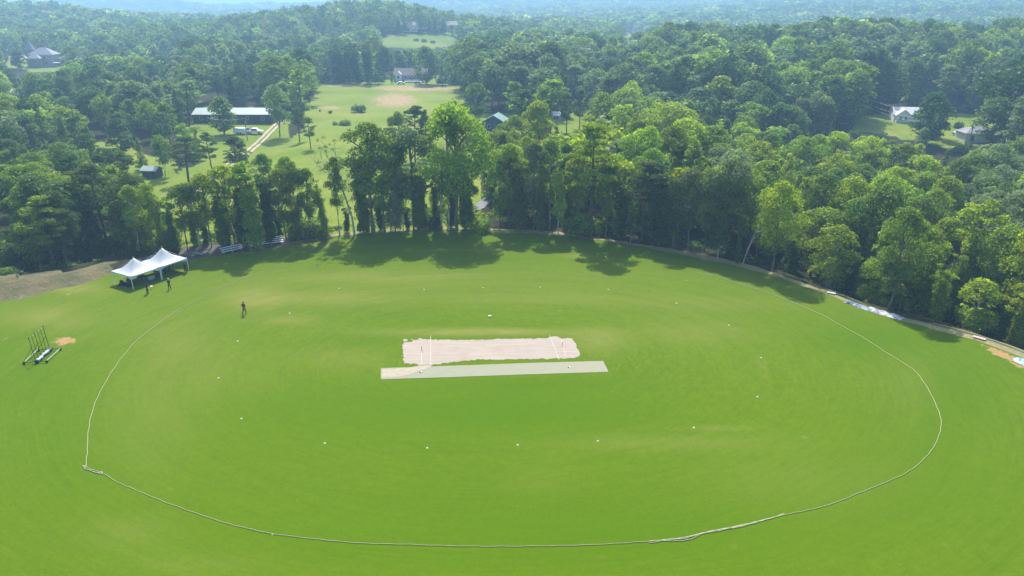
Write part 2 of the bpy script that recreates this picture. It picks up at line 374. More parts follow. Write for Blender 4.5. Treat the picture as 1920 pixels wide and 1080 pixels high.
# faint drain line along the right-hand edge
m = simple('ditch_grass', (.055, .075, .02), .95, .4, 1.2, coord='Object')
edge_strip('ditch', at(1540, 546, 0).x, xC + 50, lambda x: .55 + .2 * math.sin(x * .5), .028, m, off=1.1, n=3)

def ribbon(name, pts, w, mat, dz=.05, kind='structure'):
    P = [at(a, b) for a, b in pts]; Q = []
    for a, b in zip(P[:-1], P[1:]):
        k = max(2, int((b - a).length / 3)); Q += [a.lerp(b, q / k) for q in range(k)]
    Q.append(P[-1]); vs = []; fs = []
    for _ in range(3): Q = [Q[0]] + [(Q[i - 1] + Q[i] * 2 + Q[i + 1]) / 4 for i in range(1, len(Q) - 1)] + [Q[-1]]
    for i, p in enumerate(Q):
        t_ = (Q[min(i + 1, len(Q) - 1)] - Q[max(i - 1, 0)]); n = Vector((-t_.y, t_.x, 0)).normalized()
        for s_ in (-1, 1):
            q = p + n * s_ * w / 2 * (1 + .15 * math.sin(i * 1.7 + s_)); vs.append((q.x, q.y, float(height(q.x, q.y)) + dz))
    fs = [(2 * i, 2 * i + 1, 2 * i + 3, 2 * i + 2) for i in range(len(Q) - 1)]
    b_ = MB(); b_.add(vs, fs); o = b_.build(name, mat)
    if o.data.polygons[0].normal.z < 0: o.data.flip_normals()
    return tag(o, kind=kind)
M_TRACK = simple('track_dirt', (.36, .29, .22), .95, .3, .7); M_LANE = simple('pale_gravel', (.17, .17, .185), .95, .25, .8)
dv = [(530, 224), (512, 240), (487, 266), (455, 293), (425, 312), (396, 331), (366, 352), (335, 382)]
ribbon('driveway_track', [(a - 5 * (b / 300), b) for a, b in dv], 1.0, M_TRACK); ribbon('driveway_track', [(a + 5 * (b / 300), b + 1) for a, b in dv], 1.0, M_TRACK)
ribbon('lane', [(835, 409), (862, 404), (885, 398), (905, 380), (960, 350)], 3.0, M_LANE, .04)
ribbon('house_drive', [(-60, 112), (20, 115), (40, 112), (50, 107)], 9, M_TRACK, .2)
# ------------------------------------------------------------------ trees
RNG = np.random.default_rng(11); random.seed(5)
def foliage_mat(name, src):
    m = bpy.data.materials.new(name); m.use_nodes = True; t = m.node_tree; t.nodes.clear()
    out = t.nodes.new('ShaderNodeOutputMaterial'); tone = t.nodes.new('ShaderNodeAttribute'); tone.attribute_name = 'tone'
    if src == 'object':
        oi = t.nodes.new('ShaderNodeObjectInfo'); col = oi.outputs['Color']
    else:
        a = t.nodes.new('ShaderNodeAttribute'); a.attribute_name = 'tint'; col = a.outputs['Color']
    s = t.nodes.new('ShaderNodeVectorMath'); s.operation = 'SCALE'
    t.links.new(col, s.inputs[0]); t.links.new(tone.outputs['Fac'], s.inputs[3])
    tr_c = t.nodes.new('ShaderNodeVectorMath'); tr_c.operation = 'MULTIPLY'; t.links.new(s.outputs[0], tr_c.inputs[0]); tr_c.inputs[1].default_value = (1.35, 1.3, .45)
    d = t.nodes.new('ShaderNodeBsdfDiffuse'); t.links.new(s.outputs[0], d.inputs[0])
    tr = t.nodes.new('ShaderNodeBsdfTranslucent'); t.links.new(tr_c.outputs[0], tr.inputs[0])
    g = t.nodes.new('ShaderNodeBsdfGlossy'); g.inputs['Roughness'].default_value = .45; g.inputs[0].default_value = (1, 1, 1, 1)
    mx = t.nodes.new('ShaderNodeMixShader'); mx.inputs[0].default_value = .50; t.links.new(d.outputs[0], mx.inputs[1]); t.links.new(tr.outputs[0], mx.inputs[2])
    m2 = t.nodes.new('ShaderNodeMixShader'); m2.inputs[0].default_value = .010; t.links.new(mx.outputs[0], m2.inputs[1]); t.links.new(g.outputs[0], m2.inputs[2])
    t.links.new(m2.outputs[0], out.inputs['Surface'])
    return m
M_LEAF = foliage_mat('foliage', 'object'); M_WOOD = foliage_mat('woodland_foliage', 'attr')
M_BARK = simple('bark', (.15, .125, .10), .95, .35, 1.6); M_PALE = simple('pale_bark', (.36, .33, .28), .9, .3, 1.2); M_DARKBARK = simple('dark_bark', (.075, .06, .045), .95, .3, 1.6)

def leafcloud(blobs, n, size, rng, up=-.40, hang=0.0, inner=.10, nz=.5):
    B = np.array(blobs, float); wgt = B[:, 3] ** 1.6 * np.sqrt(B[:, 4]); wgt /= wgt.sum()
    k = rng.choice(len(B), n, p=wgt)
    d = rng.normal(size=(n, 3)); d /= np.linalg.norm(d, axis=1)[:, None]
    flip = (d[:, 2] < up); d[flip, 2] *= -1
    r = rng.uniform(.84, 1.05, n); ins = rng.random(n) < inner; r[ins] = rng.uniform(.2, .75, ins.sum())
    ctr = B[k, :3]; rr = np.stack([B[k, 3], B[k, 3], B[k, 4]], 1)
    pos = ctr + d * rr * r[:, None]
    pos += rng.normal(size=(n, 3)) * size * .5
    nrm = d * .9 + rng.normal(size=(n, 3)) * nz; nrm /= np.linalg.norm(nrm, axis=1)[:, None]
    q = rng.normal(size=(n, 3)); t1 = np.cross(nrm, q); t1 /= np.linalg.norm(t1, axis=1)[:, None] + 1e-9
    t2 = np.cross(nrm, t1)
    s = size * rng.uniform(.55, 1.35, n)[:, None]
    a = rng.uniform(.45, .8, n)[:, None]; kx = rng.uniform(-.35, .35, n)[:, None]
    v = np.stack([pos + t1 * s, pos + t2 * s * a + t1 * s * kx, pos - t1 * s, pos - t2 * s * a - t1 * s * kx * .6], 1).reshape(-1, 3)
    btone = rng.uniform(.78, 1.2, len(B)); tone = btone[k] * rng.uniform(.72, 1.28, n)
    return v, tone
def crown_mesh(name, v, tone):
    q = np.arange(len(v)).reshape(-1, 4); me = npmesh(name, v, q); fattr(me, 'tone', tone, 'FACE'); me.materials.append(M_LEAF); return me
NOM = 20.0
def skeleton(kind, rng):
    "blobs and limb tubes of a tree of nominal height 20 m"
    bl = []; limbs = []
    if kind in ('oak', 'round', 'tall', 'twin'):
        if kind == 'oak': R, zb, zt, nb, br = 5.6, 3.6, 20, 50, (1.2, 2.5)
        elif kind == 'round': R, zb, zt, nb, br = 4.6, .8, 20, 60, (1.2, 2.2)
        elif kind == 'tall': R, zb, zt, nb, br = 3.9, 4.8, 20, 44, (1.0, 2.0)
        else: R, zb, zt, nb, br = 4.6, 2.2, 20, 46, (1.1, 2.3)
        zc = (zb + zt) / 2 + (0 if kind == 'round' else .8); hz = (zt - zb) / 2
        lob = rng.uniform(-.22, .22, 5); ph = rng.uniform(0, 6.28, 5)
        top = (rng.normal() * .8, rng.normal() * .8)
        trunk = [(0, 0, -.5), (rng.normal() * .15, rng.normal() * .15, zb * .5), (rng.normal() * .4, rng.normal() * .4, zb + 2), (top[0] * .5, top[1] * .5, zc + hz * .35), (top[0], top[1], zt - 2)]
        limbs.append((trunk, [.38, .32, .25, .14, .04]))
        for i in range(nb):
            zz = rng.uniform(-1, 1) if i > 6 else rng.uniform(.55, 1)
            if kind == 'oak': prof = math.sqrt(max(0, 1 - abs(zz) ** 2.4))
            elif kind == 'round': prof = math.sqrt(max(0, 1 - abs(zz) ** 2.6)) * (1.0 - .22 * zz)
            else: prof = math.sqrt(max(0, 1 - abs(zz) ** 2.2)) * (1.0 + .15 * zz)
            th = rng.uniform(0, 6.283)
            env = 1 + sum(lob[j] * math.cos((j + 1) * th + ph[j] + zz * 1.5) for j in range(5)) * .6
            rb = rng.uniform(*br)
            rad_ = max(0, prof * R * env - rb * .6) * (1 if rng.random() < .72 else rng.uniform(.3, .9))
            c = (math.cos(th) * rad_ + top[0] * zz * .4, math.sin(th) * rad_ + top[1] * zz * .4, zc + zz * (hz - rb * .7))
            bl.append((*c, rb, rb * rng.uniform(.68, .9)))
            if i % 3 == 0:
                z0 = max(zb * .8, min(c[2] - 2.2 - rad_ * .5, zt - 4)); limbs.append(([(0, 0, z0), (c[0] * .45, c[1] * .45, (z0 + c[2]) / 2 + .4), c], [.15, .10, .03]))
    elif kind == 'pine':
        lean = rng.normal(size=2) * .5
        limbs.append(([(0, 0, -.5), (lean[0] * .2, lean[1] * .2, 6), (lean[0] * .6, lean[1] * .6, 12), (lean[0], lean[1], 19.2)], [.30, .25, .18, .05]))
        for i in range(40):
            z = rng.uniform(8.0, 19.3) if i > 5 else rng.uniform(17.5, 19.6); f = (z - 8.0) / 11.5
            Rm = 4.3 * (math.sin(min(1, (1 - f) * 1.25 + .10) * math.pi * .55)) * rng.uniform(.55, 1.05) * (1 if f > .2 else .75)
            th = rng.uniform(0, 6.283); x0, y0 = lean * (z / 20)
            c = (x0 + math.cos(th) * Rm, y0 + math.sin(th) * Rm, z + .25 * Rm * .5)
            rb = rng.uniform(.75, 1.35); bl.append((*c, rb, rb * .40))
            bl.append((x0 + math.cos(th + .2) * Rm * .6, y0 + math.sin(th + .2) * Rm * .6, z, rb * .7, rb * .28))
            limbs.append(([(x0, y0, z - .5), (x0 + math.cos(th) * Rm * .6, y0 + math.sin(th) * Rm * .6, z - .2), c], [.09, .06, .02]))
    elif kind == 'cone':
        limbs.append(([(0, 0, -.5), (0, 0, 10), (0, 0, 19)], [.3, .2, .05]))
        for i in range(64):
            f = rng.random() ** 1.25; z = 1.6 + f * 17.6; Rm = 3.5 * (1 - f) ** .75 + .25; th = rng.uniform(0, 6.283); q = rng.uniform(.35, .95)
            rb = (.55 + .75 * (1 - f)) * rng.uniform(.8, 1.2); bl.append((math.cos(th) * Rm * q, math.sin(th) * Rm * q, z, rb, rb * .95))
        bl.append((0, 0, 19.2, .5, .9))
    elif kind == 'vine':
        lean = rng.normal(size=2) * .6
        T = [(0, 0, -.5), (lean[0] * .2, lean[1] * .2, 6), (lean[0] * .5, lean[1] * .5, 12), (lean[0], lean[1], 18)]
        limbs.append((T, [.28, .24, .17, .05]))
        for i in range(44):
            z = rng.uniform(.9, 13.5); th = rng.uniform(0, 6.283); Rm = rng.uniform(0, .75) + .35 * math.sin(z * .8) ** 2; rb = rng.uniform(.75, 1.4)
            bl.append((lean[0] * z / 18 + math.cos(th) * Rm, lean[1] * z / 18 + math.sin(th) * Rm, z, rb, rb * 1.25))
        for i in range(22):
            z = rng.uniform(11.5, 19); th = rng.uniform(0, 6.283); Rm = rng.uniform(.5, 3.1) * (1 - .45 * abs((z - 15.5) / 4.5)); rb = rng.uniform(.5, 1.15)
            c = (lean[0] * z / 18 + math.cos(th) * Rm, lean[1] * z / 18 + math.sin(th) * Rm, z); bl.append((*c, rb, rb * .7))
            limbs.append(([(lean[0] * .6, lean[1] * .6, z - 2.2), c], [.09, .025]))
    elif kind == 'sapling':
        limbs.append(([(0, 0, -.5), (.1, 0, 6), (.3, .2, 17)], [.26, .2, .05]))
        for i in range(30):
            z = rng.uniform(4.5, 19); th = rng.uniform(0, 6.283); Rm = rng.uniform(.2, 3.2) * math.sin(min(1, (20 - z) / 13) * 2.2); rb = rng.uniform(.9, 1.6)
            bl.append((math.cos(th) * Rm, math.sin(th) * Rm, z, rb, rb))
            if i % 3 == 0: limbs.append(([(0, 0, z - 2), (math.cos(th) * Rm, math.sin(th) * Rm, z)], [.1, .03]))
    elif kind == 'bush':
        for i in range(26):
            th = rng.uniform(0, 6.283); q = rng.random() ** .6 * 9; z = rng.uniform(2, 14) * (1 - (q / 13) ** 2)
            bl.append((math.cos(th) * q, math.sin(th) * q, z, rng.uniform(3, 5.2), rng.uniform(3, 5)))
        for i in range(6):
            th = i; limbs.append(([(0, 0, -.5), (math.cos(th) * 5, math.sin(th) * 5, 9)], [.5, .15]))
    return bl, limbs
def snag(rng, spread=.62, depth=4, L=7.0, lean=(0, 0)):
    out = []
    def grow(p, d, L, r, k):
        q = p + d * L * .5 + Vector(rng.normal(size=3) * L * .05); e = q + (d + Vector(rng.normal(size=3) * .18)).normalized() * L * .5
        out.append(([p, q, e], [r * .7, r * .6, r * .44]))
        if k == 0: return
        for i in range(3 if k > 1 else 4):
            nd = (d + Vector(rng.normal(size=3)) * spread + Vector((0, 0, .12))).normalized()
            s = e if i < 2 else q
            grow(s, nd, L * rng.uniform(.55, .8), r * .55, k - 1)
    grow(Vector((0, 0, -.5)), Vector((lean[0], lean[1], 1)).normalized(), L, .36, depth)
    return out
KINDS = {'oak': 5, 'tall': 4, 'twin': 3, 'round': 3, 'pine': 4, 'cone': 3, 'vine': 4, 'sapling': 3, 'bush': 2}
NLEAF = {'oak': 9500, 'tall': 6500, 'twin': 8500, 'round': 10500, 'pine': 8500, 'cone': 7500, 'vine': 8500, 'sapling': 5000, 'bush': 5200}
SIZE = {'oak': .25, 'tall': .23, 'twin': .25, 'round': .27, 'pine': .19, 'cone': .24, 'vine': .23, 'sapling': .30, 'bush': .62}
PROTO = {}; LOD = {}; LOD3 = {}
for kd, nvar in KINDS.items():
    PROTO[kd] = []; LOD[kd] = []; LOD3[kd] = []
    for i_ in range(nvar):
        bl, limbs = skeleton(kd, RNG)
        mb = MB()
        for P_, r_ in limbs: mb.tube(P_, r_, 6)
        tm = bpy.data.meshes.new('trunk'); tm.from_pydata(mb.v, [], mb.f); tm.update(); tm.materials.append(M_BARK)
        hi = crown_mesh('crown', *leafcloud(bl, NLEAF[kd], SIZE[kd], RNG))
        mid_ = crown_mesh('crown', *leafcloud(bl, int(NLEAF[kd] * .33), SIZE[kd] * 1.65, RNG))
        PROTO[kd].append((tm, hi, mid_))
        LOD[kd].append(leafcloud(bl, 620, SIZE[kd] * 3.4, RNG, inner=.02, nz=.5))
        LOD3[kd].append(leafcloud(bl, 110, SIZE[kd] * 7.0, RNG, inner=0, nz=.35))
SNAGS = []
def forked_tree(rng):
    "the half-dead tree: leaning trunk forking into long rising limbs, twigs along each"
    main = [([(0, 0, -.5), (-.3, 0, 4.5), (-1.5, .1, 9.5), (-2.6, .1, 13)], [.30, .26, .22, .19]), ([(-2.6, .1, 13), (-4.6, .4, 14.6), (-6.9, .8, 16.2), (-8.4, 1.2, 18.0)], [.13, .10, .07, .03]),
            ([(-2.6, .1, 13), (-3.5, -.3, 16), (-4.5, -.6, 19), (-4.9, -.4, 21.6)], [.15, .11, .07, .03]), ([(-2.6, .1, 12.6), (-2.7, .6, 16), (-3.0, .9, 19.5), (-3.1, 1.0, 22.4)], [.15, .12, .08, .03]),
            ([(-2.0, .1, 11), (-.9, -.3, 13.2), (.4, -.8, 15.4), (1.2, -1.0, 17.6)], [.11, .08, .06, .02]), ([(-4.6, .4, 14.6), (-5.6, -.4, 17.2), (-6.2, -.7, 19.6)], [.08, .05, .02]), ([(-1.1, .1, 8), (.6, .8, 10), (1.8, 1.2, 12.6)], [.07, .05, .02])]
    out = list(main)
    for P_, R_ in main[1:]:
        for a in range(len(P_) - 1):
            for k in range(4):
                p = Vector(P_[a]).lerp(Vector(P_[a + 1]), rng.uniform(.1, 1)); d = (Vector(P_[a + 1]) - Vector(P_[a])).normalized()
                q = p + (d * .6 + Vector(rng.normal(size=3)) * .6 + Vector((0, 0, .25))).normalized() * rng.uniform(1.0, 2.6); e = q + (q - p).normalized() * rng.uniform(.5, 1.2) + Vector(rng.normal(size=3)) * .35
                out.append(([p, q, e], [.045, .028, .012]))
                for _ in range(2): out.append(([q, q + Vector(rng.normal(size=3)) * .7 + Vector((0, 0, .5))], [.022, .008]))
    return out
for args in ((.62, 4, 7.2, (-.12, 0)), (.5, 4, 6.2, (0, 0)), (.75, 4, 5.5, (.05, 0))):
    mb = MB()
    for P_, r_ in (forked_tree(RNG) if args[0] == .62 else snag(RNG, *args)): mb.tube(P_, r_, 5)
    tm = bpy.data.meshes.new('trunk'); tm.from_pydata(mb.v, [], mb.f); tm.update(); tm.materials.append(M_PALE); SNAGS.append(tm)

TINT = {'lime': (.265, .360, .014), 'bright': (.190, .295, .020), 'mid': (.130, .215, .026), 'dark': (.062, .130, .032), 'pine': (.090, .155, .042), 'silver': (.210, .280, .170),
        'olive': (.160, .215, .026), 'grey': (.140, .210, .100), 'gold': (.255, .360, .012), 'brown': (.130, .165, .055)}
WORD = {'lime': 'yellow-green', 'bright': 'bright green', 'mid': 'mid green', 'dark': 'dark green', 'pine': 'dull green', 'silver': 'silvery green', 'olive': 'olive', 'grey': 'grey-green', 'gold': 'golden-green', 'brown': 'brownish green'}
SHAPE = {'oak': ('broadleaf_tree', 'spreading tree'), 'tall': ('broadleaf_tree', 'tall leafy tree'), 'twin': ('broadleaf_tree', 'bushy tree'), 'round': ('round_crowned_tree', 'egg-shaped tree'), 'pine': ('pine_tree', 'pine'),
         'cone': ('conical_tree', 'pointed tree'), 'vine': ('vine_clad_tree', 'vine-clad tree'), 'sapling': ('young_tree', 'young tree'), 'bush': ('shrub', 'shrub'), 'snag': ('bare_tree', 'bare tree')}
TREES = []   # dict records
def rec(x, y, h, kind, tint, wf=1.0, man=None, lean=0.0, rz=None):
    TREES.append(dict(x=x, y=y, z=float(height(x, y)), h=h, kind=kind, tint=tint, wf=wf, man=man, lean=lean, rz=random.uniform(0, 6.28) if rz is None else rz, var=random.random()))
def height_for_at(p, ty):
    for h in np.arange(.5, 40, .1):
        if project(p.x, p.y, p.z + h)[1] <= ty: return h
    return 20
def tr(px, by, ty, kind, tint, wf=1.0, label=None, lean=0.0):
    h, p = height_for(px, by, ty)
    if px > 1500 and p.length < 200 and label is None and p.y < yedge(p.x) + 8.5: p.y = float(yedge(p.x)) + 8.5; p.z = float(height(p.x, p.y)); h = height_for_at(p, ty)
    rec(p.x, p.y, h, kind, tint, wf, label or True, lean)
# trees traced one by one: foot x, foot y, top y
for a in [
    (14, 520, 488, 'bush', 'mid', 1.4), (50, 503, 372, 'pine', 'pine', 1.0), (78, 500, 352, 'twin', 'mid', .9), (112, 492, 322, 'pine', 'pine', 1.35), (135, 487, 350, 'vine', 'dark', 1.2), (160, 484, 330, 'pine', 'mid', 1.2),
    (186, 480, 345, 'vine', 'dark', 1.2), (206, 476, 308, 'pine', 'pine', 1.25), (228, 472, 330, 'vine', 'mid', 1.0), (262, 470, 352, 'tall', 'bright', .8), (290, 470, 348, 'tall', 'bright', .8), (308, 470, 365, 'vine', 'bright', .8),
    (332, 470, 372, 'vine', 'dark', .9), (352, 468, 352, 'tall', 'bright', 1.1), (375, 466, 345, 'tall', 'mid', 1.1), (397, 464, 330, 'tall', 'lime', .95), (418, 462, 342, 'vine', 'mid', 1.2), (440, 460, 315, 'tall', 'lime', 1.1),
    (462, 463, 308, 'vine', 'dark', 1.1), (483, 467, 296, 'vine', 'bright', 1.2), (510, 456, 322, 'vine', 'dark', 1.1), (537, 452, 318, 'oak', 'olive', .62, 'olive-brown tree with a pale trunk between bench and bare tree'), (560, 450, 308, 'twin', 'mid', .7),
    (585, 449, 320, 'tall', 'mid', .7), (612, 448, 335, 'vine', 'bright', .8, 'slender leaning vine-clad trunk left of the bare tree', -.12), (637, 440, 300, 'tall', 'mid', .6),
    (682, 437, 290, 'vine', 'mid', .95), (700, 436, 238, 'tall', 'mid', 1.2), (722, 435, 262, 'tall', 'bright', .9), (741, 434, 286, 'vine', 'silver', .9, 'silvery grey-green tree amid darker trees behind the field'),
    (756, 433, 270, 'tall', 'mid', .6), (776, 432, 248, 'tall', 'grey', 1.1), (794, 432, 300, 'vine', 'mid', .9), (815, 431, 330, 'vine', 'dark', .5), (858, 431, 198, 'oak', 'bright', .95, 'tallest leafy tree behind the middle of the field edge'),
    (872, 430, 290, 'vine', 'mid', 1.1), (842, 431, 222, 'tall', 'mid', .75), (937, 432, 292, 'sapling', 'mid', .75), (955, 428, 275, 'tall', 'bright', .8), (974, 433, 282, 'vine', 'mid', 1.1), (1000, 430, 272, 'tall', 'grey', .8), (1012, 434, 300, 'vine', 'mid', .8),
    (1046, 437, 321, 'sapling', 'lime', .75, 'small yellow-green tree at the edge left of the tall pine'), (1030, 428, 268, 'tall', 'mid', .8), (1062, 432, 300, 'vine', 'mid', 1.0), (1090, 441, 388, 'bush', 'mid', 1.2),
    (1082, 436, 285, 'tall', 'olive', .75), (1107, 446, 228, 'pine', 'bright', 1.05, 'tall straight-trunked pine at the field edge right of centre'), (1135, 444, 300, 'twin', 'mid', .7), (1160, 446, 330, 'vine', 'dark', 1.3), (1182, 455, 398, 'sapling', 'brown', .95, 'short brownish tree standing forward at the edge'),
    (1203, 450, 300, 'pine', 'brown', 1.15, 'brownish pine behind the short brownish tree'), (1235, 458, 300, 'vine', 'dark', 1.5), (1262, 462, 340, 'twin', 'dark', .9), (1290, 465, 318, 'oak', 'grey', .8), (1320, 470, 322, 'oak', 'mid', .8), (1345, 484, 395, 'sapling', 'dark', .9), (1352, 476, 300, 'oak', 'grey', .85),
    (1328, 480, 410, 'sapling', 'dark', .8), (1382, 494, 400, 'vine', 'mid', .6), (1400, 480, 330, 'oak', 'mid', .8), (1447, 509, 346, 'oak', 'lime', .85, 'forked yellow-green tree at the edge with bare lower trunk'),
    (1478, 505, 400, 'vine', 'dark', 1.3), (1520, 517, 333, 'tall', 'mid', 1.0), (1545, 528, 360, 'vine', 'bright', .9), (1572, 540, 395, 'twin', 'mid', .9), (1600, 552, 372, 'vine', 'mid', 1.1), (1632, 560, 352, 'twin', 'mid', .95), (1664, 575, 400, 'vine', 'mid', 1.2),
    (1700, 590, 395, 'twin', 'mid', .9), (1776, 600, 470, 'vine', 'bright', 1.0), (1806, 590, 366, 'vine', 'lime', 1.15, 'yellow-green vine-covered tower of a tree at the right'), (1850, 620, 430, 'twin', 'bright', .9), (1893, 640, 432, 'oak', 'lime', .8),
    (1760, 596, 520, 'bush', 'mid', .7), (1830, 620, 555, 'bush', 'dark', .8), (1880, 637, 570, 'bush', 'mid', .8), (1650, 562, 505, 'bush', 'dark', .7), (1590, 545, 490, 'bush', 'mid', .7),
    (60, 497, 430, 'bush', 'dark', 1.6), (95, 492, 425, 'vine', 'dark', 1.7), (125, 487, 430, 'bush', 'mid', 1.5), (150, 483, 410, 'vine', 'dark', 1.6), (175, 480, 425, 'bush', 'dark', 1.5), (198, 476, 405, 'vine', 'mid', 1.5),
    (220, 470, 412, 'bush', 'mid', 1.4), (243, 468, 392, 'vine', 'dark', 1.4), (275, 466, 405, 'twin', 'mid', 1.2), (300, 464, 410, 'bush', 'bright', 1.3), (322, 462, 398, 'twin', 'bright', 1.0), (366, 460, 400, 'vine', 'mid', 1.4), (388, 458, 402, 'vine', 'dark', 1.4), (428, 456, 395, 'vine', 'dark', 1.4),
    (450, 452, 380, 'vine', 'mid', 1.3), (498, 450, 390, 'vine', 'dark', 1.4), (525, 446, 385, 'vine', 'dark', 1.4), (572, 444, 392, 'bush', 'mid', 1.1), (600, 442, 400, 'bush', 'bright', 1.0), (650, 436, 385, 'vine', 'dark', 1.2), (690, 433, 380, 'vine', 'dark', 1.4), (715, 432, 370, 'vine', 'dark', 1.4), (765, 430, 385, 'vine', 'dark', 1.2), (808, 429, 392, 'bush', 'dark', 1.0), (845, 428, 350, 'vine', 'dark', 1.3), (897, 433, 400, 'bush', 'bright', 1.2),
    (688, 434, 335, 'twin', 'mid', 1.0), (733, 431, 330, 'twin', 'mid', .9), (786, 430, 325, 'vine', 'mid', 1.4), (822, 429, 350, 'twin', 'bright', .9), (500, 392, 292, 'twin', 'mid', .9), (548, 400, 297, 'twin', 'bright', .9), (750, 430, 360, 'twin', 'bright', .9), (883, 430, 345, 'twin', 'mid', .9),
    # meadow and farm
    (752, 305, 212, 'twin', 'mid', 1.0), (778, 300, 196, 'pine', 'dark', 1.1), (800, 300, 205, 'cone', 'mid', 1.2), (735, 320, 238, 'pine', 'pine', 1.2),
    (255, 419, 283, 'pine', 'pine', 1.0, 'tall thin pine with a long bare trunk left of the meadow'), (354, 342, 254, 'pine', 'pine', 1.75, 'wide-topped pine beside the farm track'), (399, 328, 248, 'pine', 'pine', 1.1), (446, 336, 254, 'pine', 'pine', 1.4), (453, 336, 262, 'pine', 'pine', 1.2),
    (421, 252, 181, 'round', 'mid', 1.35, 'dense egg-shaped tree in front of the long barn'), (525, 256, 163, 'oak', 'grey', .9, 'large grey-green tree by the head of the farm track'), (562, 266, 202, 'pine', 'pine', 1.2), (583, 279, 219, 'pine', 'pine', 1.1),
    (672, 210, 191, 'bush', 'dark', 1.35, 'largest round shrub out in the sloping meadow'), (619, 212, 205, 'bush', 'dark', 1.1), (600, 209, 204, 'bush', 'dark', .7), (645, 234, 219, 'bush', 'mid', 1.5), (628, 234, 225, 'bush', 'mid', 1.0),
    (230, 290, 222, 'round', 'dark', 1.3), (130, 280, 200, 'twin', 'bright', 1.1), (75, 300, 232, 'round', 'mid', 1.1), (170, 292, 238, 'round', 'mid', 1.0), (120, 345, 275, 'oak', 'mid', 1.0), (200, 250, 180, 'oak', 'mid', 1.0),
    (268, 318, 258, 'cone', 'bright', 1.0), (285, 262, 192, 'oak', 'bright', 1.0), (320, 270, 195, 'twin', 'bright', 1.0), (350, 290, 232, 'twin', 'bright', 1.0), (375, 300, 240, 'cone', 'bright', 1.0), (310, 330, 255, 'oak', 'mid', .8),
    (35, 350, 240, 'oak', 'dark', 1.0), (30, 270, 190, 'twin', 'lime', 1.0), (50, 395, 300, 'oak', 'dark', 1.0), (5, 300, 225, 'oak', 'bright', 1.0), (190, 330, 300, 'twin', 'lime', 1.2),
    # round the right-hand houses
    (1752, 258, 188, 'round', 'dark', 1.2, 'dark tree hiding the side of the white gabled house'), (1733, 250, 205, 'round', 'dark', .9), (1853, 226, 162, 'round', 'bright', 1.0, 'round green tree on the lawn above the garage'), (1683, 202, 150, 'tall', 'bright', .9), (1652, 207, 178, 'sapling', 'mid', 1.2), (1795, 240, 222, 'bush', 'dark', .9),
    (1528, 238, 198, 'round', 'grey', .8), (1505, 238, 200, 'round', 'grey', .8), (1800, 285, 262, 'bush', 'mid', 1.2), (1815, 275, 262, 'bush', 'dark', .9), (1858, 268, 235, 'round', 'grey', .8),
    (1062, 262, 172, 'pine', 'pine', .9), (1086, 252, 165, 'pine', 'pine', .8), (1118, 268, 180, 'cone', 'bright', 1.1), (1106, 250, 190, 'cone', 'bright', 1.1), (990, 240, 190, 'round', 'mid', 1.1), (1010, 250, 192, 'round', 'mid', 1.0),
    (1178, 250, 155, 'oak', 'lime', .8, 'yellow-green tree standing out of the dark pine wood'), (1205, 260, 190, 'round', 'mid', .9), (1163, 245, 180, 'cone', 'mid', 1.0),
    (800, 158, 86, 'round', 'mid', 1.4, 'largest round tree beside the low house beyond the meadow'), (710, 157, 112, 'cone', 'dark', 1.3), (830, 160, 118, 'cone', 'dark', 1.5), (735, 156, 138, 'round', 'mid', .8), (654, 155, 80, 'vine', 'dark', 1.4), (670, 155, 78, 'vine', 'dark', 1.4), (690, 156, 72, 'vine', 'mid', 1.4), (640, 154, 78, 'vine', 'dark', 1.4),
    (790, 62, 40, 'cone', 'dark', 1.6), (805, 62, 38, 'cone', 'dark', 1.6), (832, 62, 31, 'cone', 'dark', 1.6), (816, 62, 36, 'cone', 'dark', 1.6), (745, 62, 34, 'cone', 'dark', 1.8), (848, 66, 46, 'round', 'mid', 1.6), (30, 112, 88, 'round', 'lime', .9), (12, 116, 86, 'cone', 'mid', .9), (118, 122, 100, 'round', 'mid', 1.0),
    (780, 76, 70, 'bush', 'dark', 1.6), (795, 78, 71, 'bush', 'dark', 1.6), (812, 80, 74, 'bush', 'dark', 1.6),
    ]: tr(*a)
tr(828, 431, 224, 'snag', 'dark', .5, 'tall pale bare trunk at the middle of the tree line'); tr(665, 441, 248, 'snag', 'dark', 1.0, 'big half-dead bare tree with spreading forked limbs'); tr(1735, 592, 472, 'snag', 'dark', .7, 'small grey dead tree at the right-hand edge')
tr(1392, 496, 352, 'snag', 'dark', .45, 'leaning pale trunk beside the forked yellow-green tree', .22)
MANUAL_XY = np.array([(t_['x'], t_['y']) for t_ in TREES])
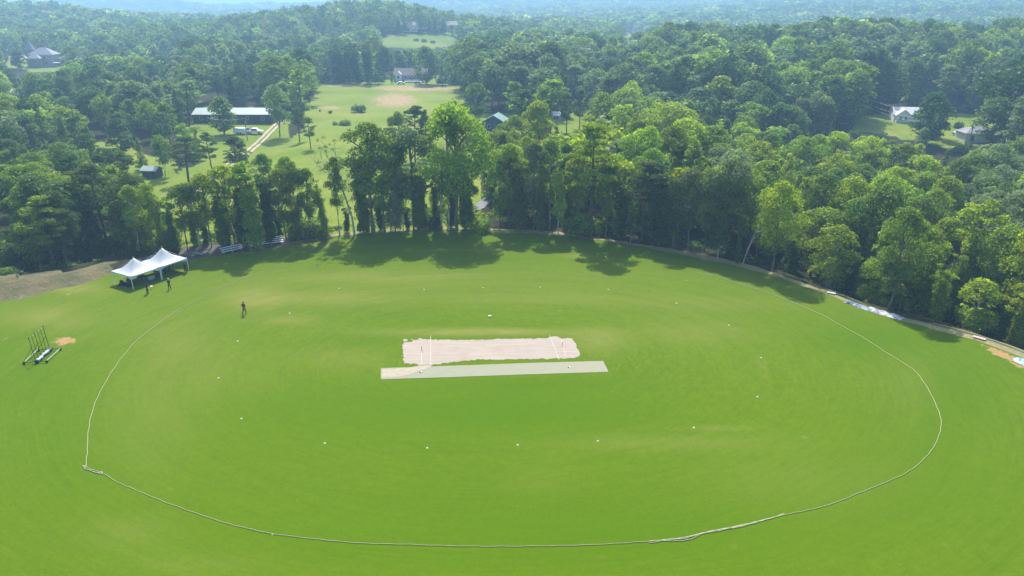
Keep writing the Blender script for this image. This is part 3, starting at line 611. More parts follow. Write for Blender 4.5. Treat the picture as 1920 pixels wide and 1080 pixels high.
# random wood behind: jittered grid, thinned by open ground and by what the openings let us see
SEEN = [([(1712, 185), (1786, 185), (1786, 262), (1712, 262)], 230, 330), ([(1602, 176), (1626, 178), (1728, 208), (1722, 245), (1700, 245), (1602, 224)], 255, 450)] + [([(-5, 450), (30, 450), (30, 482), (-5, 484)], 130, 300)] + [([(0, 160), (62, 160), (66, 184), (0, 188)], 300, 600), ([(150, 264), (225, 260), (250, 285), (345, 300), (335, 350), (262, 352), (262, 318), (160, 298)], 170, 300), ([(455, 262), (620, 262), (640, 340), (560, 350), (470, 330)], 200, 300), ([(270, 320), (420, 300), (470, 262), (480, 290), (380, 372), (285, 372)], 180, 300)] + [(poly, a, b) for poly, a, b in OPEN[0:1] + OPEN[6:12]] + [([(0, 84), (120, 80), (126, 122), (110, 134), (30, 134), (0, 122)], 540, 900), ([(660, 152), (865, 158), (880, 186), (640, 240), (590, 215), (595, 165)], 300, 520),
        ([(380, 196), (500, 196), (492, 262), (430, 262)], 200, 420), ([(1650, 196), (1728, 196), (1728, 234), (1650, 234)], 300, 400), ([(1770, 218), (1885, 218), (1885, 272), (1770, 272)], 240, 400), ([(1610, 215), (1660, 212), (1700, 240), (1620, 240)], 240, 420), ([(730, 120), (800, 120), (800, 160), (730, 160)], 300, 640),
        ([(745, 44), (850, 44), (850, 66), (745, 66)], 400, 1000), ([(900, 204), (960, 204), (960, 240), (900, 240)], 200, 500), ([(1235, 78), (1264, 78), (1264, 96), (1235, 96)], 300, 760), ([(640, 160), (740, 160), (740, 240), (590, 240)], 200, 520)]
def blocks(x, y, h, wr):
    z = float(height(x, y)); d = math.hypot(x, y)
    pt = [project(x, y, z + h * k) for k in (1.0, .75, .45)]; wpx = wr / pt[0][2] * F
    X_ = np.array([pt[0][0], pt[1][0] - wpx * .8, pt[1][0] + wpx * .8, pt[2][0], pt[1][0]]); Y_ = np.array([pt[0][1], pt[1][1], pt[1][1], pt[2][1], pt[1][1]])
    for poly, a, b in SEEN:
        if d < a + .3 * (b - a) and inpoly(X_, Y_, poly).any(): return True
    return False
def pick(px, d):
    r = random.random()
    if px > 880 and d < 250:
        kind = np.random.default_rng(int(px * 7 + d)).choice(['oak', 'oak', 'twin', 'tall', 'vine', 'cone'])
        tint = random.choices(['lime', 'bright', 'mid', 'gold', 'grey', 'dark'], [4.2, 4, 1.8, .8 if 1100 < px < 1300 else .25, .7, .4])[0]
        if px > 1780 and 150 < d < 250: kind, tint = 'oak', random.choice(['grey', 'grey', 'mid'])
    elif d < 250:
        kind = random.choice(['pine', 'oak', 'twin', 'tall', 'pine']); tint = random.choices(['mid', 'dark', 'pine', 'bright'], [3, 2, 2, 1.5])[0]
    elif d < 420:
        kind = random.choice(['oak', 'oak', 'twin', 'round', 'tall', 'pine', 'cone']) if not 900 < px < 1180 else random.choice(['pine', 'tall', 'pine', 'oak'])
        tint = random.choices(['bright', 'mid', 'dark', 'pine', 'lime'], [1.2, 3, 3, 1.4, .35])[0]
    else:
        kind = random.choice(['oak', 'oak', 'twin', 'round', 'round', 'cone']); tint = random.choices(['bright', 'mid', 'dark', 'lime', 'grey', 'silver'], [1, 2.5, 3.5, .3, 1.6, .25])[0]
    return kind, tint
def densr(px, py, d):
    "where the wood thins out on the left-hand farm land"
    if px < 240 and 250 < py < 480: return .85
    if px < 480 and 250 < py < 440: return .34
    return 1.0
yy = 92.0
while yy < 640:
    sp = 7.2 + max(0, yy - 150) * .0125
    half = yy * .80 + 22
    for xx in np.arange(-half, half, sp):
        x = xx + random.uniform(-.38, .38) * sp; y = yy + random.uniform(-.38, .38) * sp
        if y < yedge(x) + (3.2 if x < 40 else 9.0): continue
        if x < xA + 2 and y < yedge(x) + 17: continue
        z = float(height(x, y)); d = math.hypot(x, y); px, py, _ = project(x, y, z)
        if px < -130 or px > 2050: continue
        if bool(openmask(np.array([x]), np.array([y]), np.array([z]))[0]): continue
        if np.min(np.hypot(MANUAL_XY[:, 0] - x, MANUAL_XY[:, 1] - y)) < (3.4 if d < 250 else 5): continue
        if random.random() > densr(px, py, d): continue
        kind, tint = pick(float(px), d)
        st = math.sin(x / 17 + 2.1 * math.sin(y / 23)) * math.cos(y / 19 + 1.3 * math.sin(x / 31)); st2 = math.sin(x / 29 + y / 37 + 1.7 * math.sin(y / 41))
        if d > 235 and st < -.62: continue
        if d > 235 and random.random() < .6: tint = 'bright' if st2 > .6 else 'mid' if st2 > 0 else 'dark' if st2 > -.6 else 'grey'
        h = random.uniform(13, 21) if d < 250 else random.uniform(13, 23)
        if px > 1200 and d > 300: h = random.uniform(20, 27)
        if 880 < px < 1200 and d > 290: h = random.uniform(21, 27)
        if px < 480 and d < 300: h *= .82
        if px < 350 and d > 300: h *= .8
        if px > 1450 and d < 260: h *= .9
        if d > 220: h *= .88 + .22 * st
        ok = False
        for k_ in (1, .8, .62):
            if not blocks(x, y, h * k_, 3.2): h *= k_; ok = True; break
        if not ok:
            if d > 130 and random.random() < .35 and not blocks(x, y, 4.5, 1.5): kind = 'bush'; h = 3.6
            else: continue
        rec(x, y, h, kind, tint, random.uniform(.85, 1.4) * (1.15 if d > 250 else 1))
    yy += sp * .9
# how much of each tree can be seen: coarse front-to-back painting
GW, GH = 480, 270; zb = np.zeros((GH, GW), bool)
for t_ in sorted(TREES, key=lambda q: math.hypot(q['x'], q['y'])):
    x, y, z, h = t_['x'], t_['y'], t_['z'], t_['h']; px, pt, dep = project(x, y, z + h); px2, pb, dep2 = project(x, y, z + h * .2)
    wd = {'pine': .2, 'vine': .13, 'tall': .2, 'cone': .17, 'bush': .6, 'snag': .18}.get(t_['kind'], .26) * h * t_['wf'] / dep * F
    x0, x1 = int(max(0, (px - wd) / 4)), int(min(GW, (px + wd) / 4 + 1)); y0, y1 = int(max(0, pt / 4)), int(min(GH, pb / 4 + 1))
    t_['px'] = float(px); t_['py'] = float(project(x, y, z)[1]); t_['d'] = math.hypot(x, y); t_['vis'] = 0
    if x1 > x0 and y1 > y0:
        sub = zb[y0:y1, x0:x1]; t_['vis'] = int((~sub).sum()) ; sub[:] = True
CNT = {}
for t_ in sorted(TREES, key=lambda q: (-(q['man'] is not None), -q['vis'])):
    nm = SHAPE[t_['kind']][0]; cap = {'broadleaf_tree': 290, 'pine_tree': 110, 'conical_tree': 60, 'vine_clad_tree': 90, 'round_crowned_tree': 80, 'shrub': 60}.get(nm, 60)
    t_['ind'] = False
    if t_['man'] or (t_['vis'] >= 6 and CNT.get(nm, 0) < cap):
        t_['ind'] = True; CNT[nm] = CNT.get(nm, 0) + 1
def ordinal(n):
    s = 'th' if 10 <= n % 100 <= 20 else {1: 'st', 2: 'nd', 3: 'rd'}.get(n % 10, 'th'); return f'{n}{s}'
def zone(t_):
    px, d = t_['px'], t_['d']; e = t_['y'] - float(yedge(t_['x']))
    if d < 400 and e < 9 + (14 if t_['x'] < xA + 4 else 0):
        S = [(210, 'at the field edge left of the tents'), (400, 'at the field edge behind the tents'), (560, 'at the field edge behind the benches'), (700, 'at the field edge near the bare tree'), (900, 'at the middle of the field edge'),
             (1140, 'at the field edge right of centre'), (1340, 'at the field edge behind the pitch\'s right end'), (1540, 'at the field edge by the leaning trunk'), (1700, 'at the field edge behind the long tarpaulin'), (9999, 'at the field edge in the far right corner')]
    elif d < 205:
        S = [(300, 'just behind the left edge trees'), (560, 'between the farm track and the field'), (950, 'just behind the central edge trees'), (1120, 'behind the edge left of tall pine'), (1300, 'behind the brownish pine at the edge'),
             (1450, 'second row behind the leaning trunk'), (1600, 'second row behind the tarpaulin\'s left'), (1750, 'second row behind the long tarpaulin'), (9999, 'second row in the right corner')]
    elif d < 300:
        S = [(120, 'on the farm land at far left'), (260, 'on the farm land left of the shed'), (420, 'around the farm shed'), (620, 'beside the farm track'), (1000, 'in front of the green-roofed hut'), (1150, 'below the dark pine wood'),
             (1350, 'in the wood right of the hut'), (1550, 'in the wood left of the utility poles'), (1720, 'in the wood below the gabled house'), (9999, 'in the wood below the garage')]
    elif d < 420:
        S = [(150, 'beyond the farm land at far left'), (330, 'beyond the farm land left of the barn'), (600, 'around the long pale-roofed barn'), (900, 'beside the sloping meadow'), (1050, 'in the pine wood behind the hut'),
             (1250, 'in the dark wood right of the hut'), (1450, 'in the dark wood left of the poles'), (1650, 'in the dark ridge wood behind the poles'), (1780, 'in the ridge wood behind the gabled house'), (9999, 'in the ridge wood behind the garage')]
    else:
        S = [(160, 'near the turreted house'), (400, 'in the hill wood right of turret'), (620, 'in the hill wood beyond the barn'), (900, 'around the low house beyond the meadow'), (1130, 'in the distance above the pine wood'),
             (1350, 'near the distant pale roofs'), (1600, 'on the ridge above the poles'), (9999, 'on the far right ridge')]
    for a, s in S:
        if px < a: return s
groups = {}
for t_ in TREES:
    if t_['ind'] and not isinstance(t_['man'], str): groups.setdefault((SHAPE[t_['kind']][1], zone(t_)), []).append(t_)
for (sh, zn), L_ in groups.items():
    L_.sort(key=lambda q: q['px'])
    for i_, q in enumerate(L_):
        w_ = WORD[q['tint']]
        q['label'] = f'{w_} {sh} {zn}' if len(L_) == 1 else f'{w_} {sh} {zn}, {ordinal(i_ + 1)} {"from left"}'
GRP = {'broadleaf_tree': 'broadleaf trees of the woods', 'pine_tree': 'pines', 'conical_tree': 'pointed conical trees', 'vine_clad_tree': 'vine-clad trees along the field edge', 'round_crowned_tree': 'dense egg-shaped trees',
       'shrub': 'shrubs', 'young_tree': 'young trees at the field edge', 'bare_tree': 'bare trees'}
def put_tree(t_):
    nm = SHAPE[t_['kind']][0]; s = t_['h'] / NOM
    r = empty(nm, (t_['x'], t_['y'], t_['z'] - .1), t_['rz'], t_['man'] if isinstance(t_['man'], str) else t_['label'], 'shrub' if nm == 'shrub' else 'tree', GRP[nm])
    if t_['kind'] == 'snag': s *= 1.0
    r.scale = (s * t_['wf'], s * t_['wf'], s)
    if t_['lean']: r.rotation_euler = (0, t_['lean'], 0)
    g_ = random.uniform(.72, 1.22); jig = [g_ * random.uniform(.96, 1.05) for _ in range(3)]; col = tuple(c * j for c, j in zip(TINT[t_['tint']], jig)) + (1,)
    if t_['kind'] == 'snag':
        k = 0 if 'half-dead' in t_['man'] else (2 if 'dead tree' in t_['man'] else 1)
        zmax = max(v.co.z for v in SNAGS[k].vertices); r.scale = (t_['h'] / zmax * t_['wf'],) * 2 + (t_['h'] / zmax,)
        if k == 0: r.rotation_euler = (0, 0, 0)
        link('trunk', SNAGS[k], None, r)
        if 'leaning' in t_['man'] or k == 0 or k == 1:      # a few surviving leaf clumps
            vs_ = SNAGS[k].vertices; idx = [i for i in range(0, len(vs_), 5) if vs_[i].co.z > zmax * .6]
            random.shuffle(idx); bl = [(*vs_[i].co, .5, .4) for i in idx[:16 if k == 0 else 8]]
            c = link('crown', crown_mesh('crown', *leafcloud(bl, 420 if k == 0 else 160, .17, RNG)), None, r); c.color = TINT['mid'] + (1,)
        return
    P_ = PROTO[t_['kind']]; tm, hi, md = P_[int(t_['var'] * len(P_))]
    a = link('trunk', tm, None, r)
    if t_['kind'] in ('sapling', 'tall') and t_['var'] * 10 % 1 < .5:
        a.material_slots[0].link = 'OBJECT'; a.material_slots[0].material = M_PALE
    elif t_['kind'] == 'pine':
        a.material_slots[0].link = 'OBJECT'; a.material_slots[0].material = M_DARKBARK
    c = link('crown', hi if t_['d'] < 235 else md, None, r); c.color = col
for t_ in TREES:
    if t_['ind']: put_tree(t_)
# the rest of the wood and everything beyond it: one mass
V_, T_, C_ = [], [], []
def stamp(src, x, y, z, h, wf, rz, tint):
    v, tone = src; s = h / NOM; c_, s_ = math.cos(rz), math.sin(rz)
    o = np.empty_like(v); o[:, 0] = (v[:, 0] * c_ - v[:, 1] * s_) * s * wf + x; o[:, 1] = (v[:, 0] * s_ + v[:, 1] * c_) * s * wf + y; o[:, 2] = v[:, 2] * s + z - .3
    V_.append(o); T_.append(tone); C_.append(np.tile(np.array(tint + (1,)), (len(tone), 1)))
def jtint(k): 
    g = random.uniform(.6, 1.35); return tuple(c * g * random.uniform(.93, 1.07) for c in TINT[k])
for t_ in TREES:
    if not t_['ind'] and t_['kind'] != 'snag':
        L_ = LOD[t_['kind']]; stamp(L_[int(t_['var'] * len(L_))], t_['x'], t_['y'], t_['z'], t_['h'], t_['wf'], t_['rz'], jtint(t_['tint']))
yy = 640.0; nfar = 0
while yy < 4700:
    sp = max(10.5, yy * .0135)
    half = yy * .72 + 30
    for xx in np.arange(-half, half, sp):
        x = xx + random.uniform(-.42, .42) * sp; y = yy + random.uniform(-.42, .42) * sp * (1.2)
        z = float(height(x, y)); px, py, dep = project(x, y, z)
        if bool(openmask(np.array([x]), np.array([y]), np.array([z]))[0]): continue
        h = random.uniform(11, 19) if px < 900 else random.uniform(13, 22)
        if y < 1100 and blocks(x, y, h, 4):
            continue
        kind = random.choice(['oak', 'oak', 'round', 'twin', 'cone', 'oak']); tint = random.choices(['bright', 'mid', 'dark', 'lime', 'grey'], [.9, 2.6, 3.6, .3, 1.6])[0]
        L_ = (LOD if yy < 900 else LOD3)[kind]; k = random.randrange(len(L_)); wf = random.uniform(1.05, 1.5) * max(1, sp / 11)
        if yy < 900:
            v, tn = L_[k]; src = (v[:320 * 4], tn[:320]); 
        else: src = L_[k]
        stamp(src, x, y, z, h * (1 if sp < 14 else min(1.25, (sp / 14) ** .4)), wf / (1 if sp < 14 else min(1.25, (sp / 14) ** .4)), random.uniform(0, 6.28), jtint(tint)); nfar += 1
    yy += sp * (1.0 if yy < 1500 else 1.7)
V_ = np.concatenate(V_); me = npmesh('distant_woodland', V_, np.arange(len(V_)).reshape(-1, 4)); fattr(me, 'tone', np.concatenate(T_), 'FACE'); fattr(me, 'tint', np.concatenate(C_), 'FACE', 'FLOAT_COLOR')
me.materials.append(M_WOOD)
tag(link('distant_woodland', me, None), 'mass of hazy blue-green woodland filling the hills beyond the nearer trees', 'woodland', kind='stuff')
print('trees', len(TREES), 'individual', CNT, 'far', nfar, 'faces', len(V_) // 4)
# understorey: low scrub in the shade along the tree line
vv_, tt_, cc_ = [], [], []
V_, T_, C_ = [], [], []
for x in np.arange(xA - 40, xC + 30, 1.15):
    y0 = float(yedge(x)); 
    for _ in range(2):
        xx = x + random.uniform(-1, 1); yy = y0 + random.uniform(4.2, 13) + (1.5 if x < 0 else 0) + (13 if x < xA + 3 else 3 if x < xB else 3.5 if 0 < x < 42 else 5.0 if x >= 42 else 0)
        if at(560, 452, 0).x < x < at(900, 432, 0).x and random.random() < .3: continue
        stamp((LOD['bush'][random.randrange(2)][0][:90 * 4], LOD['bush'][0][1][:90]), xx, yy, float(height(xx, yy)) - .4, random.uniform(1.0, 2.6) * (1.7 if at(640, 440, 0).x < x < at(900, 432, 0).x else 1), random.uniform(.9, 1.6), random.uniform(0, 6), jtint(random.choice(['dark', 'mid', 'dark', 'bright'])))
V_ = np.concatenate(V_); me = npmesh('undergrowth', V_, np.arange(len(V_)).reshape(-1, 4)); fattr(me, 'tone', np.concatenate(T_), 'FACE'); fattr(me, 'tint', np.concatenate(C_), 'FACE', 'FLOAT_COLOR'); me.materials.append(M_WOOD)
tag(link('undergrowth', me, None), 'dark scrubby undergrowth beneath the trees along the field edge', 'undergrowth', kind='stuff')
# ------------------------------------------------------------------ the square: clay pitch, matting pitch, lines, wickets
def flat_poly(name, pts, z, mat, kind='structure', rag=0.0, sub=.5):
    "flat ground sheet with a slightly ragged outline"
    W = [at(a, b, 0.0) for a, b in pts]; out = []
    for a, b in zip(W, W[1:] + W[:1]):
        k = max(1, int((b - a).length / sub))
        for i in range(k):
            p = a.lerp(b, i / k); p.x += random.uniform(-rag, rag); p.y += random.uniform(-rag, rag); out.append((p.x, p.y, z))
    bm = bmesh.new(); f = bm.faces.new([bm.verts.new(p) for p in out]); 
    if f.normal.z < 0: f.normal_flip()
    f.normal_update(); bmesh.ops.triangulate(bm, faces=bm.faces); me = bpy.data.meshes.new(name); bm.to_mesh(me); bm.free()
    if me.polygons[0].normal.z < 0: me.flip_normals()
    o = link(name, me, mat)
    return tag(o, kind=kind) if kind else o
m, t, b = newmat('clay'); geo = t.nodes.new('ShaderNodeNewGeometry'); P = geo.outputs['Position']
mp = t.nodes.new('ShaderNodeMapping'); mp.inputs['Scale'].default_value = (.16, 1.6, 1); mp.inputs['Rotation'].default_value = (0, 0, -.02); t.links.new(P, mp.inputs['Vector'])
c = mixnode(t, noise(t, mp.outputs[0], 1.1, 6, .7, .3, .7), (.255, .212, .170), (.335, .285, .240)); c = mixnode(t, noise(t, mp.outputs[0], 2.6, 5, .7, .58, .72), c, (.20, .15, .12))
c = mixnode(t, noise(t, P, .35, 4, .6, .55, .8), c, (.29, .20, .15)); t.links.new(c, b.inputs['Base Color']); b.inputs['Roughness'].default_value = .95
CLAY = [(754, 650), (757, 642), (772, 641), (775, 638), (790, 636.5), (810, 637), (860, 637.5), (900, 637), (940, 635.5), (1000, 635), (1028, 634), (1034, 631.5), (1046, 631), (1054, 635), (1064, 633.5), (1072, 634), (1076, 639), (1081, 648), (1082, 654), (1088, 667),
        (1083, 669), (1078, 671.5), (1052, 672.5), (1046, 671.5), (1036, 673), (1000, 673), (940, 674), (898, 674), (870, 677), (830, 681.5), (812, 683), (790, 685), (775, 682.5), (757, 681), (757, 668)]
flat_poly('clay_pitch', CLAY, .012, m, rag=.17, sub=.3)
for q in ([(756, 636), (762, 635.5), (764, 639), (757, 641)], [(770, 635.5), (774, 635), (775, 637), (771, 637)], [(783, 634.5), (789, 634), (792, 636), (786, 636)]): flat_poly('clay_patch', q, .013, m, rag=.08)
flat_poly('clay_spill', [(786, 684), (804, 683), (812, 687), (800, 690), (784, 690), (782, 687)], .016, simple('clay_spill', (.20, .18, .125), .95, .35, 2.5), rag=.1)
m, t, b = newmat('mat_turf'); geo = t.nodes.new('ShaderNodeNewGeometry'); P = geo.outputs['Position']
g = t.nodes.new('ShaderNodeSeparateXYZ'); t.links.new(P, g.inputs[0]); pr = at(1141, 690, 0).x; pl = at(714, 700, 0).x
mr = t.nodes.new('ShaderNodeMapRange'); mr.inputs[1].default_value = pl + 10; mr.inputs[2].default_value = pr; t.links.new(g.outputs[0], mr.inputs[0])
c = mixnode(t, mr.outputs[0], (.200, .215, .145), (.265, .240, .165)); c = mixnode(t, noise(t, P, .8, 6, .65), c, (.235, .230, .155)); c = mixnode(t, math_(t, 'MULTIPLY', noise(t, P, 2.2, 8, .8), .55), c, (.17, .185, .12))
t.links.new(c, b.inputs['Base Color']); b.inputs['Roughness'].default_value = .9
mt = at(928, 694, 0); MATP = [(714, 690.5), (714, 711.5), (840, 707.5), (980, 702.5), (1141, 697.5), (1131, 677), (1000, 680.5), (860, 685.5)]
W = [at(a, b, 0) for a, b in MATP]; bmm = MB()
bmm.add([(p.x, p.y, z) for z in (.004, .03) for p in W], [tuple(range(8, 16))] + [(i, (i + 1) % 8, (i + 1) % 8 + 8, i + 8) for i in range(8)])
tag(bmm.build('pitch_mat', m), 'long narrow grey-green artificial matting strip beside the clay pitch', 'matting')
m = simple('sand', (.31, .265, .20), .95, .12, 1.4)
flat_poly('sand_patch', [(717, 692), (716, 708), (745, 706.5), (770, 701), (792, 694), (806, 688.5), (806, 685.5), (786, 686.5), (760, 690.5)], .034, m, rag=.08)
M_WHITE = simple('white_paint', (.6, .6, .58), .7, .06, 3); M_LINE = simple('chalk', (.42, .40, .38), .9, .1, 3)
def line(p, q, w_, z=.020):
    a, b_ = at(*p, 0), at(*q, 0); n = Vector((-(b_ - a).y, (b_ - a).x, 0)).normalized() * w_ / 2
    k = MB(); k.add([(v.x, v.y, z) for v in (a + n, a - n, b_ - n, b_ + n)], [(0, 1, 2, 3)]); o = k.build('crease_line', M_LINE)
    if o.data.polygons[0].normal.z < 0: o.data.flip_normals()
    tag(o, kind='structure')
line((807.5, 629), (807.5, 685.2), .055); line((790.5, 658), (790.5, 681), .06); line((1030, 628), (1048.5, 675), .055); line((1052, 637), (1061, 669), .06)
M_STUMP = simple('stump_wood', (.05, .045, .035), .6, .2, 4); M_BAIL = simple('bail_wood', (.45, .33, .18), .6, .1, 4)
def wicket(px, py, label, h=.72, gap=.115, dark=True):
    r = empty('wicket', at(px, py, .014), 0, label, 'wicket', 'wickets on the square')
    for i in (-1, 0, 1): MB().tube([(0, i * gap, 0), (0, i * gap, h - .03), (0, i * gap, h)], [.02, .02, .012], 8).build('stump', M_STUMP, r)
    for i in (-.5, .5): MB().tube([(0, i * gap - .05, h + .01), (0, i * gap, h + .018), (0, i * gap + .05, h + .01)], .009, 6).build('bail', M_BAIL, r)
wicket(791, 658, 'dark wicket at the left end of the clay pitch'); wicket(1054, 649.5, 'dark wicket at the right end of the clay pitch')
M_CONE = simple('marker_dark', (.10, .09, .06), .7, .2, 4)
def base(px, py, label):
    r = empty('stump_base', at(px, py, .031), .3, label, 'stump base', 'spring stump bases on the mat')
    MB().box((0, 0, .03), (.14, .3, .06)).build('base_plate', M_CONE, r); MB().box((.16, -.02, .035), (.16, .22, .07)).build('weight', M_WHITE, r)
base(787.5, 698, 'small dark-and-white stump base on the sandy end of the mat'); base(1066, 688.8, 'small dark stump base near the right end of the mat')

# the rope round the boundary
M_ROPE = simple('rope', (.35, .34, .22), .85, .15, 6)
def rope_curve(pts, rad, closed=False, sub=6):
    P_ = [at(a, b, 0) for a, b in pts]; n = len(P_); Q = []
    for i in range(n - 1):
        p0, p1, p2, p3 = P_[max(i - 1, 0)], P_[i], P_[i + 1], P_[min(i + 2, n - 1)]
        for k in range(sub):
            u = k / sub; Q.append(.5 * ((2 * p1) + (p2 - p0) * u + (2 * p0 - 5 * p1 + 4 * p2 - p3) * u * u + (3 * p1 - p0 - 3 * p2 + p3) * u ** 3))
    Q.append(P_[-1])
    for i, q in enumerate(Q): q.z = rad + .01; q.x += .03 * math.sin(i * 1.3); q.y += .03 * math.sin(i * 1.9)
    return Q
ROPE = [(163, 877), (161.5, 868), (164, 845), (165, 815), (171, 780), (183, 745), (202, 710), (225, 675), (255, 640), (290, 612), (330, 584), (370, 562), (420, 537), (470, 517), (530, 500), (600, 487), (700, 476), (820, 470), (950, 470), (1090, 478), (1200, 490), (1310, 511),
        (1380, 530), (1440, 549), (1480, 564), (1540, 590), (1580, 612), (1620, 634), (1660, 660), (1705, 688), (1722, 703), (1742, 733), (1756, 762), (1764, 785), (1763, 808), (1752, 836), (1733, 860), (1704, 884), (1660, 905), (1620, 921), (1560, 945), (1510, 958), (1470, 966),
        (1400, 983), (1330, 997), (1270, 1011), (1218, 1015), (1150, 1020), (1060, 1023.5), (960, 1025), (860, 1024.5), (755, 1021), (680, 1019), (600, 1012), (510, 1001), (460, 990), (420, 980), (360, 960), (300, 938), (250, 917), (220, 904), (195, 889), (163, 877)]
mb = MB(); mb.tube((RQ := rope_curve(ROPE, .03)), [.010 if q.y > 108 and -42 < q.x < 34 else .03 for q in RQ], 6, cap=False)
tag(mb.build('boundary_rope', M_ROPE, smooth=True), 'long cream rope looping round the whole playing area as its boundary', 'rope')
r = empty('slack_rope', at(1330, 1000, 0), 0, 'doubled slack rope lying along the boundary at lower right', 'rope')
def local(Q, r): return [q - r.location for q in Q]
for nm, pts in (('strand', [(1216, 1017.5), (1226, 1018), (1248, 1012.5), (1280, 1009), (1310, 1002), (1335, 996.5), (1375, 990), (1410, 981.5), (1440, 974), (1466, 965), (1470, 964.5)]),
                ('strand', [(1218, 1016), (1235, 1014), (1260, 1015), (1292, 1012.5), (1308, 1005), (1318, 1001), (1350, 995.5), (1385, 986.5), (1420, 978.5), (1455, 969), (1470, 965.5)]),
                ('strand', [(1240, 1013), (1285, 1010), (1320, 999), (1364, 991.5), (1380, 990), (1420, 980)])):
    MB().tube(local(rope_curve(pts, .036), r), .036, 6).build(nm, M_ROPE, r, smooth=True)
r = empty('rope_end', at(175, 884, 0), 0, 'loose knotted rope end at the lower left corner of the boundary', 'rope')
MB().tube(local(rope_curve([(155.5, 876), (157, 874), (160, 875.5), (158.5, 878), (160.5, 880.5), (168, 882), (180, 887), (188, 886), (192, 886), (190, 889), (184, 887.5)], .05), r), .05, 6).build('strand', M_ROPE, r, smooth=True)

# white field markers: shallow rimmed discs
M_DISC = simple('marker_white', (.62, .62, .60), .5, .03, 6)
dm = MB(); dm.lathe([(.135, 0), (.14, .02), (.10, .08), (.07, .095), (.06, .085), (.055, .02)], 16)
DOTS = [(609, 831), (801, 840), (970.5, 834.5), (1121, 827), (1301, 802), (1420, 744), (1427, 671), (1367, 610), (1268.5, 569), (1141, 543), (1013, 538.5), (906, 539.5), (795, 543), (636, 541), (543, 587.5), (445.5, 640), (409.5, 709), (452.5, 785), (511, 1002)]
ORD = {0: 'bottom row, first from left', 1: 'bottom row, second from left', 2: 'bottom row, third from left', 3: 'bottom row, fourth from left', 4: 'lower right, by the worn dry arc', 5: 'right side, lower of the two rightmost', 6: 'right side, upper of the two rightmost', 7: 'upper right, nearer the pitch level',
       8: 'upper right, farther up the turf', 9: 'far row, first from right', 10: 'far row, second from right', 11: 'far row, third from right', 12: 'far row, fourth from right', 13: 'far row, leftmost', 14: 'upper left, right of the lone walker', 15: 'left side, below the lone walker', 16: 'leftmost of all, level with the mat', 17: 'lower left, below the leftmost marker', 18: 'beside the rope at lower left'}
first = None
for i_, (a, b_) in enumerate(DOTS):
    if first is None: o = dm.build('field_marker', M_DISC, smooth=True); first = o
    else: o = first.copy(); COL.objects.link(o)
    o.location = at(a, b_, 0.0); tag(o, 'white disc marker on the grass, ' + ORD[i_], 'marker', 'white disc markers ringing the pitch')
    if i_ == 18: o.scale = (.6, .6, .6)
r = empty('marker_box', at(918.5, 594, 0), .1, 'small white box lying on the turf above the pitch', 'box')
MB().box((0, 0, .09), (.42, .26, .18)).build('body', M_DISC, r); MB().box((0, 0, .19), (.45, .29, .03)).build('lid', M_DISC, r)

# ------------------------------------------------------------------ marquees
M_CANVAS = simple('canvas', (.46, .475, .51), .55, .03, .8); M_VAL = simple('valance', (.40, .55, .60), .6, .04, 1.5); M_ALU = simple('aluminium', (.42, .45, .46), .5, .08, 3, metal=.2); M_GUY = simple('pole_white', (.72, .78, .74), .5, .04, 3)
def marquee(c, yaw, s, hp, label):
    r = empty('marquee', c, yaw, label, 'tent', 'pair of white peaked marquees'); e = 2.25; N = 16; h = s / 2
    vs = []; fs = []
    for i in range(N + 1):
        for j in range(N + 1):
            x, y = -h + s * i / N, -h + s * j / N; q = max(abs(x), abs(y)) / h; rr = math.hypot(x, y) / h
            u = .5 * q + .5 * min(1, rr / 1.25)
            z = e + (hp - e) * (max(0, 1 - u) ** 1.75) * 1.0
            edge_t = min(abs(x), abs(y)) / h
            z += -.0 + .10 * (edge_t ** 2) * q ** 4
            # ridge folds along the four diagonals
            z += .05 * math.exp(-((abs(abs(x) - abs(y))) / .25) ** 2) * (1 - q) * min(1, q * 3)
            vs.append((x, y, z))
    fs = [(i * (N + 1) + j, (i + 1) * (N + 1) + j, (i + 1) * (N + 1) + j + 1, i * (N + 1) + j + 1) for i in range(N) for j in range(N)]
    k = MB(); k.add(vs, fs); k.tube([(0, 0, hp - .12), (0, 0, hp + .14)], [.10, .03], 8); k.build('canopy', M_CANVAS, r, smooth=True)
    # valance: band with a scalloped lower edge that hangs lowest at the legs
    for a in range(4):
        R = Matrix.Rotation(a * math.pi / 2, 3, 'Z'); k = MB(); vs = []
        for i in range(17):
            u = -1 + 2 * i / 16; zt = e + .10 * (1 - abs(u)) ** 2 * 0 + .002; zt = e + .10 * (min(abs(u), 1) * 0) + .10 * (1 - abs(u)) * 0
            zt = e + .10 * 0; low = .16 + .42 * abs(u) ** 3.0
            top = e + .012
            vs += [R @ Vector((u * h, -h - .012, top)), R @ Vector((u * h, -h - .012, e - low))]
        k.add(vs, [(2 * i, 2 * i + 1, 2 * i + 3, 2 * i + 2) for i in range(16)]); k.build('valance', M_VAL, r)
    for a in (-1, 1):
        for b_ in (-1, 1): 
            MB().tube([(a * (h - .04), b_ * (h - .04), 0), (a * (h - .04), b_ * (h - .04), e)], .055, 8).build('leg', M_GUY, r)
            MB().box((a * (h - .04), b_ * (h - .04), .015), (.22, .22, .03)).build('foot_plate', M_ALU, r)
    k = MB()
    for a in (-1, 1): k.tube([(a * (h - .04), -h + .04, e - .03), (a * (h - .04), h - .04, e - .03)], .03, 6); k.tube([(-h + .04, a * (h - .04), e - .03), (h - .04, a * (h - .04), e - .03)], .03, 6)
    for a in (-1, 1):
        for b_ in (-1, 1): k.tube([(a * (h - .04), b_ * (h - .04), e - .03), (a * .05, b_ * .05, hp - .35)], .022, 6)
    k.build('roof_frame', M_ALU, r); return r
